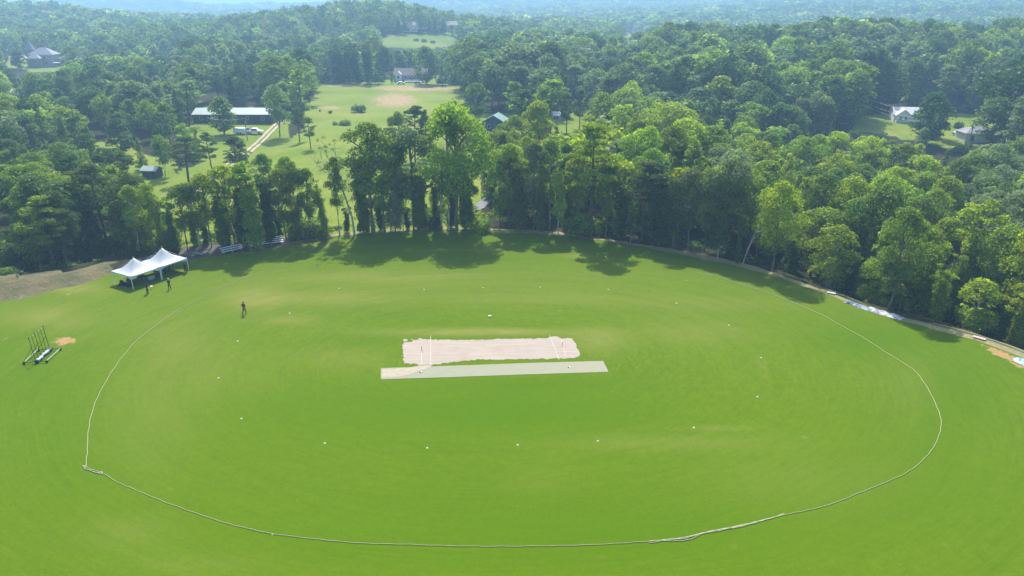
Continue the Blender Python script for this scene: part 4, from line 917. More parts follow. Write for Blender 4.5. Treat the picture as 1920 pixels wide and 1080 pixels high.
TY = math.radians(60); U = Vector((math.cos(TY), math.sin(TY), 0)); V = Vector((-math.sin(TY), math.cos(TY), 0)); TS = 5.45
P0 = at(250, 542.5, 0); T1c = P0 + U * TS / 2 + V * TS / 2; T2c = T1c + U * (TS + .1)
marquee(T1c, TY, TS, 4.5, 'white peaked marquee nearer the camera, left of the pair'); marquee(T2c, TY, TS, 4.7, 'white peaked marquee farther back, right of the pair')

# ------------------------------------------------------------------ people
M_SKIN = simple('skin', (.16, .085, .055), .6, .08, 5); M_HAIR = simple('hair', (.012, .010, .009), .7, .2, 8)
CLOTH = {'maroon': (.060, .012, .018), 'black': (.012, .012, .015), 'white': (.70, .70, .70), 'navy': (.012, .018, .045), 'grey': (.16, .16, .18), 'charcoal': (.03, .03, .034), 'red': (.22, .03, .03)}
MC = {k: simple('cloth_' + k, v, .85, .18, 9) for k, v in CLOTH.items()}
def skin(name, verts, edges, radii, mat, parent, root=0, sub=1):
    me = bpy.data.meshes.new(name); me.from_pydata(verts, edges, []); o = bpy.data.objects.new(name, me); COL.objects.link(o)
    md = o.modifiers.new('skin', 'SKIN'); md.use_smooth_shade = True
    for i, r_ in enumerate(radii):
        s = me.skin_vertices[0].data[i]; s.radius = r_ if hasattr(r_, '__len__') else (r_, r_); s.use_root = (i == root)
    sd = o.modifiers.new('sub', 'SUBSURF'); sd.levels = sub; sd.render_levels = sub
    dg = bpy.context.evaluated_depsgraph_get(); ev = bpy.data.meshes.new_from_object(o.evaluated_get(dg)); bpy.data.objects.remove(o)
    ev.materials.clear(); ev.materials.append(mat); ev.polygons.foreach_set('use_smooth', [True] * len(ev.polygons)); ev.name = name
    return link(name, ev, None, parent)
def person(px, py, yaw, label, shirt, trousers, pose='stand', cap=None, h=1.0, z=0.0, loc=None, arms='down'):
    r = empty('person', loc if loc is not None else at(px, py, 0.0), yaw, label, 'person', None, h)
    if pose == 'sit': hipz = .50; kn = ((-.11, -.44, .50), (.11, -.44, .50)); ft = ((-.12, -.46, .09), (.12, -.46, .09)); by = 0.0; lean = -.04
    elif pose == 'walk': hipz = .95; kn = ((-.10, -.16, .52), (.11, .06, .50)); ft = ((-.10, -.22, .09), (.12, .36, .10)); by = 0; lean = -.04
    elif pose == 'bend': hipz = .93; kn = ((-.14, -.06, .50), (.14, -.06, .50)); ft = ((-.17, .02, .09), (.17, .02, .09)); by = .05; lean = -.22
    else: hipz = .94; kn = ((-.12, -.02, .50), (.12, -.02, .50)); ft = ((-.14, .01, .09), (.14, .01, .09)); by = 0; lean = 0
    hip = Vector((0, by, hipz)); ch = hip + Vector((0, lean * .8, .34)); nk = hip + Vector((0, lean * 1.35, .54)); hd = nk + Vector((0, lean * .3 - .02, .21))
    if arms == 'down': el = [nk + Vector((s_ * .25, lean * .2 + .02, -.34)) for s_ in (-1, 1)]; wr = [nk + Vector((s_ * .28, lean * .2 - .06, -.60)) for s_ in (-1, 1)]
    elif arms == 'front': el = [nk + Vector((s_ * .24, -.06, -.32)) for s_ in (-1, 1)]; wr = [nk + Vector((s_ * .10, -.26, -.36)) for s_ in (-1, 1)]
    elif arms == 'hip': el = [nk + Vector((-.25, .02, -.34)), nk + Vector((.38, .05, -.28))]; wr = [nk + Vector((-.28, -.06, -.60)), nk + Vector((.22, -.05, -.46))]
    else: el = [nk + Vector((s_ * .23, -.08, -.30)) for s_ in (-1, 1)]; wr = [nk + Vector((s_ * .14, -.34, -.46)) for s_ in (-1, 1)]
    vs = [hip, ch, nk, nk + Vector((0, -.01, .08)), hd + Vector((0, -.01, -.02)), hd + Vector((0, .01, .09))]; ed = [(0, 1), (1, 2), (2, 3), (3, 4), (4, 5)]; ra = [(.15, .105), (.16, .11), (.09, .075), .055, (.082, .10), (.075, .088)]
    for i, s_ in enumerate((-1, 1)):
        n = len(vs); sh = nk + Vector((s_ * .185, 0, -.04)); vs += [sh, el[i], wr[i]]; ed += [(2, n), (n, n + 1), (n + 1, n + 2)]; ra += [.062, .045, .030]
        # palm, four fingers and a thumb
        d = (wr[i] - el[i]).normalized(); side = d.cross(Vector((0, 1, 0)) if abs(d.y) < .8 else Vector((1, 0, 0))).normalized(); curl = side.cross(d).normalized()
        pm = wr[i] + d * .075; vs.append(pm); ed.append((n + 2, n + 3)); ra.append((.030, .018))
        for q, (o_, ln) in enumerate(((-.026, .062), (-.009, .075), (.009, .070), (.026, .055))):
            m_ = len(vs); vs += [pm + d * .03 + side * o_, pm + d * (.03 + ln * .55) + side * o_ * 1.15 + curl * .008, pm + d * (.03 + ln) + side * o_ * 1.2 + curl * .026]; ed += [(n + 3, m_), (m_, m_ + 1), (m_ + 1, m_ + 2)]; ra += [.010, .009, .007]
        m_ = len(vs); vs += [wr[i] + d * .045 - side * .036 + curl * .01, wr[i] + d * .085 - side * .052 + curl * .024]; ed += [(n + 2, m_), (m_, m_ + 1)]; ra += [.011, .009]
    for i, s_ in enumerate((-1, 1)):
        n = len(vs); vs += [hip + Vector((s_ * .095, 0, -.06)), Vector(kn[i]), Vector(ft[i]), Vector(ft[i]) + Vector((0, -.16, -.045))]; ed += [(0, n), (n, n + 1), (n + 1, n + 2), (n + 2, n + 3)]; ra += [.088, .062, .042, (.045, .032)]
    skin('body', [tuple(v) for v in vs], ed, ra, M_SKIN, r)
    # clothing follows the same joints, a little larger
    tv = [hip, ch, nk + Vector((0, 0, .0))]; te = [(0, 1), (1, 2)]; tr_ = [(.175, .125), (.185, .13), (.105, .09)]
    for i, s_ in enumerate((-1, 1)):
        n = len(tv); sh = nk + Vector((s_ * .185, 0, -.04)); tv += [sh, sh.lerp(el[i], .85)]; te += [(2, n), (n, n + 1)]; tr_ += [.078, .064]
    skin('shirt', [tuple(v) for v in tv], te, tr_, MC[shirt], r)
    tv = [hip + Vector((0, 0, .04)), hip + Vector((0, 0, -.03))]; te = [(0, 1)]; tr_ = [(.16, .115), (.165, .12)]
    for i, s_ in enumerate((-1, 1)):
        n = len(tv); tv += [hip + Vector((s_ * .095, 0, -.08)), Vector(kn[i]), Vector(ft[i]).lerp(Vector(kn[i]), .08)]; te += [(1, n), (n, n + 1), (n + 1, n + 2)]; tr_ += [.105, .080, .060]
    skin('trousers', [tuple(v) for v in tv], te, tr_, MC[trousers], r)
    for i in (0, 1):
        f = Vector(ft[i]); MB().prism([(-.045, 0), (.045, 0), (.042, .05), (.03, .075), (-.03, .075), (-.042, .05)], -.17, .075).build('shoe', MC['charcoal'], r).location = (f.x, f.y, f.z - .09)
    c = MB(); c.lathe([(.105, -.02), (.108, .03), (.095, .085), (.055, .125), (.01, .135)], 14, hd + Vector((0, .012, .03)))
    if cap: c.box(hd + Vector((0, -.13, .045)), (.13, .10, .014))
    c.build('cap' if cap else 'hair', MC[cap] if cap else M_HAIR, r, smooth=True)
    k = MB(); k.add([hd + Vector(p) for p in ((-.014, -.098, -.02), (.014, -.098, -.02), (0, -.124, -.022), (0, -.096, .03))], [(0, 1, 2), (1, 3, 2), (3, 0, 2), (0, 3, 1)]); k.build('nose', M_SKIN, r)
    for s_ in (-1, 1):
        MB().lathe([(.004, -.012), (.014, 0), (.004, .012)], 8, hd + Vector((s_ * .032, -.094, .018))).build('eye', M_HAIR, r); MB().lathe([(.006, -.028), (.016, 0), (.006, .028)], 8, hd + Vector((s_ * .086, .005, 0))).build('ear', M_SKIN, r)
    MB().box(hd + Vector((0, -.098, -.055)), (.045, .012, .010)).build('mouth', simple('lips', (.10, .03, .03), .6), r)
    return r
person(458.5, 589, math.radians(170), 'lone person in dark maroon top and black trousers walking on the open grass', 'maroon', 'black', 'walk', h=1.12, arms='hip')
person(277, 550, math.radians(150), 'person in maroon shirt standing before the left marquee', 'maroon', 'black', 'stand', h=1.1, arms='front')
person(318.5, 543, math.radians(200), 'stooping person in dark clothes and white cap before the right marquee', 'maroon', 'black', 'bend', cap='white', h=1.06, arms='front')
person(349, 512, math.radians(190), 'person all in black standing beside the right marquee leg', 'black', 'black', 'stand', h=1.1)
M_CHAIR = simple('chair_fabric', (.022, .026, .035), .85, .2, 5)
def folding_chair(p, yaw, label):
    r = empty('camping_chair', p, yaw, label, 'chair', 'dark camping chairs under the marquees')
    MB().box((0, 0, .44), (.52, .48, .04)).build('seat', M_CHAIR, r); MB().add
    k = MB(); k.add([(-.26, .23, .46), (.26, .23, .46), (.27, .36, .92), (-.27, .36, .92), (-.26, .26, .46), (.26, .26, .46), (.27, .39, .92), (-.27, .39, .92)], [(3, 2, 1, 0), (4, 5, 6, 7), (0, 1, 5, 4), (1, 2, 6, 5), (2, 3, 7, 6), (3, 0, 4, 7)]); k.build('backrest', M_CHAIR, r)
    for a in (-1, 1):
        for b_ in (-1, 1): MB().tube([(a * .27, b_ * .25, 0), (a * .25, -b_ * .20, .44)], .014, 6).build('leg', M_ALU, r)
        MB().box((a * .29, 0, .64), (.06, .46, .02)).build('armrest', M_CHAIR, r)
def inT(c, u, v): p = c + U * u + V * v; p.z = 0; return p
seats = [(T2c, 1.5, .6, 'white', 'black', 'white-shirted person seated under the right marquee'), (T2c, .4, .9, 'black', 'navy', 'dark-clothed person seated deep under the right marquee'), (T2c, -.6, -.4, 'maroon', 'black', 'maroon-shirted person seated near the middle leg, right marquee'),
         (T2c, -1.6, .7, 'grey', 'black', 'grey-shirted person seated where the marquees meet'), (T1c, -1.3, .9, 'maroon', 'charcoal', 'maroon-shirted person seated inside the left marquee\'s left half'), (T1c, -1.5, -.5, 'red', 'black', 'red-shirted person seated close to the nearest marquee leg'), (T1c, -.3, 1.6, 'black', 'black', 'person in black seated at the back of the left marquee')]
for i_, (c, u, v, a, b_, lab) in enumerate(seats):
    p = inT(c, u, v); yw = math.radians(150 + 37 * i_) + math.pi; fwd = Vector((math.sin(yw), -math.cos(yw), 0))
    folding_chair(p, yw, lab.replace('person seated', 'person\'s chair,').replace('-shirted person\'s', '-shirted person\'s') if False else 'dark camping chair holding the ' + lab.replace('seated ', '').replace('person', 'sitter'))
    person(0, 0, yw, lab, a, b_, 'sit', h=1.02, loc=p + Vector((0, 0, -.02)), arms='lap')
# kit under the tents
M_COOL = simple('cooler_teal', (.20, .42, .42), .5, .05, 3); M_BAG = simple('bag_cloth', (.012, .016, .020), .8, .3, 6)
r = empty('cooler', inT(T1c, 1.9, -1.0), TY, 'pale teal cool box on the grass near the middle leg', 'cooler')
k = MB(); k.prism([(-.45, 0), (.45, 0), (.5, .42), (-.5, .42)], -.28, .28); k.build('body', M_COOL, r); MB().box((0, 0, .46), (1.04, .6, .07)).build('lid', M_DISC, r); MB().tube([(-.5, -.2, .3), (-.56, 0, .38), (-.5, .2, .3)], .015, 6).build('handle', M_DISC, r)
def bag(p, yaw, L, w_, h_, label, mat=M_BAG, strap=True):
    r = empty('kit_bag', p, yaw, label, 'bag', 'kit bags by the left marquee')
    k = MB(); pr_ = [(-L / 2, .05 * h_), (-L * .44, 0), (L * .44, 0), (L / 2, .08 * h_), (L * .5, .6 * h_), (L * .4, h_ * .95), (0, h_), (-L * .38, h_ * .85), (-L * .5, .55 * h_)]; k.prism(pr_, -w_ / 2, w_ / 2)
    o = k.build('body', mat, r); bv = o.modifiers.new('b', 'BEVEL'); bv.width = .05; bv.segments = 2
    MB().tube([(-L * .2, 0, h_ * .9), (-L * .1, .02, h_ * 1.25), (L * .1, 0, h_ * 1.25), (L * .2, 0, h_ * .92)], .02, 6).build('handle', mat, r)
bag(inT(T1c, -2.3, 1.0), 1.2, 1.2, .45, .42, 'long black kit bag at the far left under the marquee'); bag(inT(T1c, -2.4, .1), .4, .9, .4, .38, 'black kit bag second from the far left'); bag(inT(T1c, -2.1, -.9), .9, 1.0, .42, .36, 'black kit bag beside the nearest marquee leg')
bag(inT(T1c, -1.9, 1.8), 2.0, .8, .5, .5, 'dark holdall at the back left of the marquee')
r = empty('folding_table', inT(T1c, .9, .2), TY + .2, 'low dark round-cornered table under the left marquee', 'table'); k = MB(); k.lathe([(.75, .60), (.80, .62), (.80, .66), (.74, .67)], 20); k.build('top', M_BAG, r)
for i_ in range(4): MB().tube([(.5 * math.cos(i_ * 1.571), .5 * math.sin(i_ * 1.571), 0), (.35 * math.cos(i_ * 1.571), .35 * math.sin(i_ * 1.571), .6)], .02, 6).build('leg', M_ALU, r)
r = empty('stool', at(284.5, 541, 0), .4, 'small white stool on the grass beside the standing maroon-shirted person', 'stool'); MB().lathe([(.16, .40), (.22, .42), (.22, .45), (.18, .47)], 14).build('seat', M_DISC, r)
for i_ in range(3): MB().tube([(.22 * math.cos(i_ * 2.09), .22 * math.sin(i_ * 2.09), 0), (.1 * math.cos(i_ * 2.09), .1 * math.sin(i_ * 2.09), .42)], .016, 6).build('leg', M_ALU, r)

# ------------------------------------------------------------------ sight-screen frame at left
M_IRON = simple('green_iron', (.045, .060, .030), .6, .2, 5); M_GALV = simple('galvanised', (.20, .27, .20), .5, .12, 4, metal=.2); M_TYRE = simple('tyre', (.015, .015, .017), .8, .2, 6)
A0, B0, C0, D0 = at(45.3, 683, 0), at(88.3, 680, 0), at(113.8, 656.5, 0), at(72.1, 658.5, 0); O0 = (A0 + B0 + C0 + D0) / 4
r = empty('sight_screen_frame', O0, 0, 'wheeled dark metal sight screen frame standing on the left grass', 'frame'); L_ = lambda v, z=0.0: Vector((v.x - O0.x, v.y - O0.y, z))
for a, b_ in ((A0, D0), (B0, C0)): MB().tube([L_(a, .28), L_(b_, .28)], .05, 8).build('side_rail', M_GALV, r)
for a, b_ in ((A0, B0), (D0, C0)): MB().tube([L_(a, .24), L_(b_, .24)], .055, 8).build('cross_rail', M_IRON, r)
for f in (.35, .68): MB().tube([L_(A0.lerp(D0, f), .22), L_(B0.lerp(C0, f), .22)], .035, 6).build('cross_rail', M_IRON, r)
E0, G0 = at(68, 681, 0), at(94, 657.5, 0); tops = []
for i_ in range(6):
    f = i_ / 5; p = L_(E0.lerp(G0, f)); tp = p + Vector((-.15, .05, 3.75)); tops.append(tp); MB().tube([p + Vector((0, 0, .25)), tp], .038 if i_ in (0, 5) else .030, 6).build('post', M_IRON, r)
MB().tube([tops[0] - Vector((0, 0, .12)), tops[5] - Vector((0, 0, .12))], .028, 6).build('top_rail', M_GALV, r)
for i_ in (0, 2, 5):
    MB().box(tops[i_], (.12, .12, .10)).build('post_cap', M_TYRE, r)
for a, f in ((A0, 0), (D0, 1), (A0.lerp(D0, .5), .5)):
    p = L_(E0.lerp(G0, f)); MB().tube([L_(a, .26), p + Vector((-.08, .02, 2.3))], .03, 6).build('brace', M_IRON, r)
for q in (A0, B0, C0, D0):
    w_ = empty_ = MB(); w_.v = []; 
    k = MB(); k.lathe([(.06, -.05), (.16, -.05), (.18, -.02), (.18, .02), (.16, .05), (.06, .05)], 14); o = k.build('wheel', M_TYRE, r); o.location = L_(q, .18); o.rotation_euler = (math.pi / 2, 0, .2)
m, t, b = newmat('rolled_screen'); tc = t.nodes.new('ShaderNodeTexCoord'); c = mixnode(t, noise(t, tc.outputs['Object'], 1.6, 3, .5, .45, .58), (.02, .035, .06), (.42, .48, .62)); c = mixnode(t, noise(t, tc.outputs['Object'], 3.1, 3, .5, .6, .66), c, (.10, .28, .34)); t.links.new(c, b.inputs['Base Color'])
pts = []
for i_ in range(15):
    f = i_ / 14; p = L_(E0.lerp(G0, f), .30); p.x += .06 * math.sin(f * 9) + .12; p.z += .03 * math.sin(f * 17); pts.append(p)
MB().tube(pts, [.20 + .035 * math.sin(i * 1.9) for i in range(15)], 10).build('rolled_screen', m, r, smooth=True)
for p in (pts[0], pts[-1]): k = MB(); k.lathe([(.1, -.2), (.24, -.16), (.26, .1), (.12, .2)], 12); k.build('end_cap', M_TYRE, r).location = p

M_BENCH = simple('bench_aluminium', (.62, .68, .70), .45, .06, 3, metal=.1)
# ------------------------------------------------------------------ slatted aluminium benches, bin
def bleacher(pa, pb, label, rows=4):
    a, b_ = at(*pa, .0), at(*pb, .0); d = (b_ - a); L = d.length; yaw = math.atan2(d.y, d.x)
    r = empty('bleacher_bench', (a + b_) / 2, yaw, label, 'bench', 'low slatted stands behind the field edge')
    for i in range(rows):
        MB().box((0, i * .58, .50 + i * .22), (L * 1.12, .36, .05)).build('seat_plank', M_BENCH, r)
        if i: MB().box((0, i * .58 - .26, .22 + i * .22 - .05), (L, .20, .035)).build('foot_plank', M_BENCH, r)
    for f in (-.45, 0, .45):
        k = MB(); x = f * L
        for i in range(rows): k.box((x, i * .58, (.47 + i * .22) / 2), (.05, .05, .47 + i * .22))
        k.tube([(x, 0, .25), (x, (rows - 1) * .58, .45 + (rows - 1) * .22)], .03, 6); k.box((x, (rows - 1) * .29, .03), (.06, (rows - 1) * .58 + .3, .05)); k.build('support_frame', M_ALU, r)
    return r
bleacher((419, 477), (455, 469), 'left low slatted metal stand with pinkish board at its end', 3); bleacher((489, 462), (530, 457), 'right low slatted metal stand, the larger one', 4)
p = at(456, 466, 0); r = empty('stacked_boards', p + Vector((0, .2, 0)), .3, 'small stack of pale pink boards at the end of the left stand', 'boards')
M_BOARD = simple('pink_board', (.36, .28, .25), .8, .1, 4)
for i_ in range(3): MB().box((.05 * i_, 0, .45 + .12 * i_), (.55, .35, .05), rz=.2 * i_).build('board', M_BOARD, r)
MB().box((0, .05, .21), (.4, .3, .42)).build('crate', M_MULCH, r)
r = empty('barrel', at(476, 467, 0), 0, 'squat dark barrel with a pale lid between the two stands', 'barrel'); MB().lathe([(.30, 0), (.36, .2), (.38, .45), (.36, .62)], 16).build('body', simple('barrel_blue', (.03, .06, .08), .6), r); MB().lathe([(.38, .62), (.39, .66), (.30, .69)], 16).build('lid', simple('barrel_lid', (.45, .52, .56), .5), r)

# ------------------------------------------------------------------ tarpaulins and slabs along the right-hand edge
def rumpled(name, pts, w_, hgt, mat, label, cat, seed=1, nw=9):
    P_ = [at(a, b_, 0) for a, b_ in pts]; Q = []
    for a, b_ in zip(P_[:-1], P_[1:]):
        k = max(2, int((b_ - a).length / .22)); Q += [a.lerp(b_, i / k) for i in range(k)]
    Q.append(P_[-1]); vs = []; rg = random.Random(seed); o0 = Q[len(Q) // 2].copy(); ph = [rg.uniform(0, 6) for _ in range(6)]
    for i, q in enumerate(Q):
        t_ = Q[min(i + 1, len(Q) - 1)] - Q[max(i - 1, 0)]; n = Vector((-t_.y, t_.x, 0)).normalized(); f = i / (len(Q) - 1); ww = w_ * (.35 + .65 * min(1, f * 3 + .1)) * (1 + .1 * math.sin(i * .8))
        for j in range(nw):
            u = j / (nw - 1) * 2 - 1; env = (1 - abs(u) ** 4) * min(1, i / 3, (len(Q) - 1 - i) / 3)
            z = .03 + env * hgt * (.55 + .25 * math.sin(i * .9 + u * 3 + ph[0]) + .2 * math.sin(i * .37 + u * 5 + ph[1]) + .12 * math.sin(i * 2.1 - u * 7 + ph[2])); p = q + n * u * ww / 2
            vs.append((p.x - o0.x, p.y - o0.y, max(.03, z)))
    fs = [(i * nw + j, i * nw + j + 1, (i + 1) * nw + j + 1, (i + 1) * nw + j) for i in range(len(Q) - 1) for j in range(nw - 1)]
    k = MB(); k.add(vs, fs); o = k.build(name, mat, smooth=False); o.location = (o0.x, o0.y, 0); sf = o.modifiers.new('s', 'SOLIDIFY'); sf.thickness = .03; return tag(o, label, cat)
m, t, b = newmat('tarpaulin'); tc = t.nodes.new('ShaderNodeTexCoord'); sx = t.nodes.new('ShaderNodeSeparateXYZ'); t.links.new(tc.outputs['Generated'], sx.inputs[0])
fx = t.nodes.new('ShaderNodeMapRange'); fx.inputs[1].default_value = .15; fx.inputs[2].default_value = .60; t.links.new(math_(t, 'ADD', sx.outputs[0], math_(t, 'MULTIPLY', math_(t, 'SUBTRACT', noise(t, tc.outputs['Object'], .9, 4, .6, .2, .8), .5), .45)), fx.inputs[0])
c = mixnode(t, fx.outputs[0], (.07, .12, .18), (.40, .39, .43)); c = mixnode(t, noise(t, tc.outputs['Object'], 1.3, 4, .6, .56, .62), c, (.14, .18, .27)); t.links.new(c, b.inputs['Base Color']); b.inputs['Roughness'].default_value = .55
rumpled('tarpaulin', [(1583, 566), (1610, 574), (1640, 583), (1665, 590), (1692, 598)], 1.6, .36, m, 'long crumpled blue and white tarpaulin lying along the right field edge', 'tarpaulin', 3)
m2 = simple('blue_sheet', (.03, .26, .55), .45, .2, 1.2)
m, t, b = newmat('blue_white_sheet'); tc = t.nodes.new('ShaderNodeTexCoord'); c = mixnode(t, noise(t, tc.outputs['Object'], .8, 3, .5, .48, .54), (.03, .22, .48), (.45, .54, .62)); t.links.new(c, b.inputs['Base Color'])
rumpled('ground_sheet', [(1902, 671), (1915, 677), (1935, 686), (1955, 694)], 2.2, .3, m, 'folded bright blue and white sheet cut by the right frame edge', 'sheet', 8)
def slab(px, py, L, w_, yaw, mat, label):
    r = empty('slab', at(px, py, 0), yaw, label, 'slab', 'slabs lying along the right field edge')
    MB().box((0, 0, .19), (L, w_, .06)).build('top', mat, r)
    for s_ in (-1, 1): MB().box((s_ * L * .38, 0, .08), (.18, w_ * .9, .16)).build('bearer', M_BAG, r)
slab(1558.5, 551, 1.35, .6, -.62, simple('grey_slab', (.42, .40, .42), .8, .1, 3), 'grey slab on bearers left of the long tarpaulin'); slab(1836, 635.5, 1.6, .6, -.80, simple('pink_slab', (.52, .36, .34), .8, .1, 3), 'pinkish slab on dark bearers near the right frame edge')
r = empty('bucket', at(1590, 567.5, 0), 0, 'small white bucket at the left tip of the long tarpaulin', 'bucket'); MB().lathe([(.16, 0), (.20, .36), (.215, .37), (.19, .36), (.15, .04)], 14).build('body', M_DISC, r); MB().tube([(-.2, 0, .36), (-.1, .05, .46), (.1, .05, .46), (.2, 0, .36)], .008, 5).build('handle', M_ALU, r)
# junk on the mulch strip behind the tents
r = empty('log_pile', at(368, 479, 0), .5, 'grey heap of cut branches on the mulch behind the right marquee', 'branches')
for i_ in range(9):
    a = random.uniform(-1, 1); MB().tube([(-1 + a * .3, -.5 + i_ * .12, .12), (0, -.4 + i_ * .1 + a * .2, .3 + .05 * i_), (1.2, -.5 + i_ * .13 + a * .4, .15)], [.09, .08, .05], 6).build('branch', M_BARK if i_ % 3 else M_PALE, r)

# ------------------------------------------------------------------ houses and farm buildings
M_GLASS = simple('window_glass', (.03, .045, .06), .2, .2, 2); M_TRIM = simple('trim', (.70, .70, .68), .6, .05, 2); M_DOOR = simple('door_paint', (.10, .06, .05), .6, .1, 3)
def mat_roof(name, col, sc=.6):
    m, t, b = newmat(name); tc = t.nodes.new('ShaderNodeTexCoord'); br = t.nodes.new('ShaderNodeTexBrick'); br.inputs['Scale'].default_value = 2.5; br.inputs['Color1'].default_value = tuple(col) + (1,); br.inputs['Color2'].default_value = tuple(c * .75 for c in col) + (1,); br.inputs['Mortar'].default_value = tuple(c * .6 for c in col) + (1,)
    t.links.new(tc.outputs['Object'], br.inputs['Vector']); c = mixnode(t, noise(t, tc.outputs['Object'], .5, 5), br.outputs[0], tuple(col)); t.links.new(c, b.inputs['Base Color']); b.inputs['Roughness'].default_value = .8; return m
R_GREY = mat_roof('grey_shingle', (.22, .22, .26)); R_DARK = mat_roof('dark_shingle', (.10, .085, .10)); R_TAN = mat_roof('tan_shingle', (.36, .30, .27)); R_BROWN = mat_roof('brown_shingle', (.20, .15, .14))
R_GREEN = simple('green_metal_roof', (.22, .33, .29), .4, .1, .6); R_PALE = simple('pale_metal_roof', (.27, .345, .31), .45, .08, .4); R_WHITE = simple('white_roof', (.56, .55, .56), .6, .08, .5)
W_WHITE = simple('white_siding', (.66, .68, .72), .7, .05, 1); W_TAN = simple('tan_siding', (.50, .44, .38), .8, .08, 1); W_DARK = simple('dark_boards', (.055, .045, .042), .9, .3, 1.5); W_TEAL = simple('teal_boards', (.05, .10, .13), .8, .2, 1.5)
m, t, b = newmat('brick'); tc = t.nodes.new('ShaderNodeTexCoord'); br = t.nodes.new('ShaderNodeTexBrick'); br.inputs['Scale'].default_value = 3; br.inputs['Color1'].default_value = (.26, .20, .18, 1); br.inputs['Color2'].default_value = (.19, .15, .15, 1); br.inputs['Mortar'].default_value = (.30, .28, .26, 1); t.links.new(tc.outputs['Object'], br.inputs['Vector']); t.links.new(br.outputs[0], b.inputs['Base Color']); W_BRICK = m
def gable(k, L, D, h, rh, ov=.4, th=.18):
    "solid gable roof, ridge along x"
    for s_ in (-1, 1):
        k.add([(-L / 2 - ov, s_ * (D / 2 + ov), h - rh * ov / (D / 2)), (L / 2 + ov, s_ * (D / 2 + ov), h - rh * ov / (D / 2)), (L / 2 + ov, 0, h + rh), (-L / 2 - ov, 0, h + rh),
               (-L / 2 - ov, s_ * (D / 2 + ov), h - rh * ov / (D / 2) + th), (L / 2 + ov, s_ * (D / 2 + ov), h - rh * ov / (D / 2) + th), (L / 2 + ov, 0, h + rh + th), (-L / 2 - ov, 0, h + rh + th)],
              [(0, 1, 2, 3), (7, 6, 5, 4), (0, 4, 5, 1), (1, 5, 6, 2), (2, 6, 7, 3), (3, 7, 4, 0)])
    return k
def hip(k, L, D, h, rh, c=(0, 0), ov=.4):
    x, y = L / 2 + ov, D / 2 + ov; rl = max(0, (L - D) / 2); cx, cy = c
    vs = [(-x, -y, h), (x, -y, h), (x, y, h), (-x, y, h), (-rl, 0, h + rh), (rl, 0, h + rh)]; k.add([(a + cx, b_ + cy, z) for a, b_, z in vs], [(0, 1, 5, 4), (1, 2, 5), (2, 3, 4, 5), (3, 0, 4), (3, 2, 1, 0)]); return k
def walls(k, L, D, h, rh, c=(0, 0), gab=True):
    x, y = L / 2, D / 2; cx, cy = c
    vs = [(-x, -y, -1), (x, -y, -1), (x, y, -1), (-x, y, -1), (-x, -y, h), (x, -y, h), (x, y, h), (-x, y, h)]; fs = [(3, 2, 1, 0), (0, 1, 5, 4), (2, 3, 7, 6), (4, 5, 6, 7)]
    if gab: vs += [(-x, 0, h + rh), (x, 0, h + rh)]; fs += [(1, 2, 6, 9, 5), (3, 0, 4, 8, 7)]
    else: fs += [(1, 2, 6, 5), (3, 0, 4, 7)]
    k.add([(a + cx, b_ + cy, z) for a, b_, z in vs], fs); return k
def window(r, x, y, z, w_=1.0, h_=1.3, side=False):
    d = (w_ + .2, .08, h_ + .2) if not side else (.08, w_ + .2, h_ + .2); g = (w_, .12, h_) if not side else (.12, w_, h_)
    f = MB().box((x, y, z), d).build('window', M_TRIM, r); MB().box((x, y, z), g).build('pane', M_GLASS, f)
def house(name, px, py, L, D, h, rh, yaw, wm, rm, label, cat='house', chim=None, wins=(-.3, .1, .35), door=-.08, hiproof=False, sidewin=False, group='houses beyond the trees', up=0):
    p = at(px, py); r = empty(name, p, yaw, label, cat, group)
    walls(MB(), L, D, h, rh, gab=not hiproof).build('wall', wm, r); k = MB(); (hip(k, L, D, h, rh) if hiproof else gable(k, L, D, h, rh)); rf = k.build('roof', rm, r)
    for f in wins: window(r, f * L, -D / 2 - .01, h * .55)
    if sidewin:
        for s_ in (-.25, .2): window(r, -L / 2 - .01, s_ * D, h * .55, side=True)
    if door is not None: d = MB().box((door * L, -D / 2 - .02, 1.05), (1.0, .1, 2.1)).build('door', M_DOOR, r); MB().box((door * L + .35, -D / 2 - .1, 1.0), (.1, .06, .1)).build('handle', M_ALU, d)
    if chim is not None: MB().box((chim * L, .3, h + rh * .9), (1.0, .9, rh * 1.1)).build('chimney', W_BRICK if wm is W_BRICK else W_TAN, rf)
    return r
# white gabled house on the right
r = house('house', 1697, 226, 11.0, 7.5, 3.1, 2.3, math.radians(-12), W_WHITE, R_WHITE, 'white gabled house with a near-white roof on the right lawn', wins=(.2, .38), door=None)
k = MB(); k.v = []; 
x0 = -2.6; wl = MB(); wl.add([(x0 - 2.6, -6.2, -1), (x0 + 2.6, -6.2, -1), (x0 + 2.6, -3.6, -1), (x0 - 2.6, -3.6, -1), (x0 - 2.6, -6.2, 3), (x0 + 2.6, -6.2, 3), (x0 + 2.6, -3.6, 3), (x0 - 2.6, -3.6, 3), (x0, -6.2, 5.0), (x0, -3.6, 5.0)], [(0, 1, 5, 8, 4), (1, 2, 6, 5), (3, 0, 4, 7), (2, 3, 7, 9, 6)]); wl.build('front_wing', W_WHITE, r)
k = MB()
for s_ in (-1, 1): k.add([(x0 + s_ * 3.1, -6.6, 2.7), (x0 + s_ * 3.1, -2.0, 2.7), (x0, -.5, 5.1), (x0, -6.6, 5.1), (x0 + s_ * 3.1, -6.6, 2.85), (x0 + s_ * 3.1, -2.0, 2.85), (x0, -.5, 5.27), (x0, -6.6, 5.27)], [(0, 1, 2, 3), (7, 6, 5, 4), (0, 4, 5, 1), (1, 5, 6, 2), (2, 6, 7, 3), (3, 7, 4, 0)])
k.build('wing_roof', R_WHITE, r)
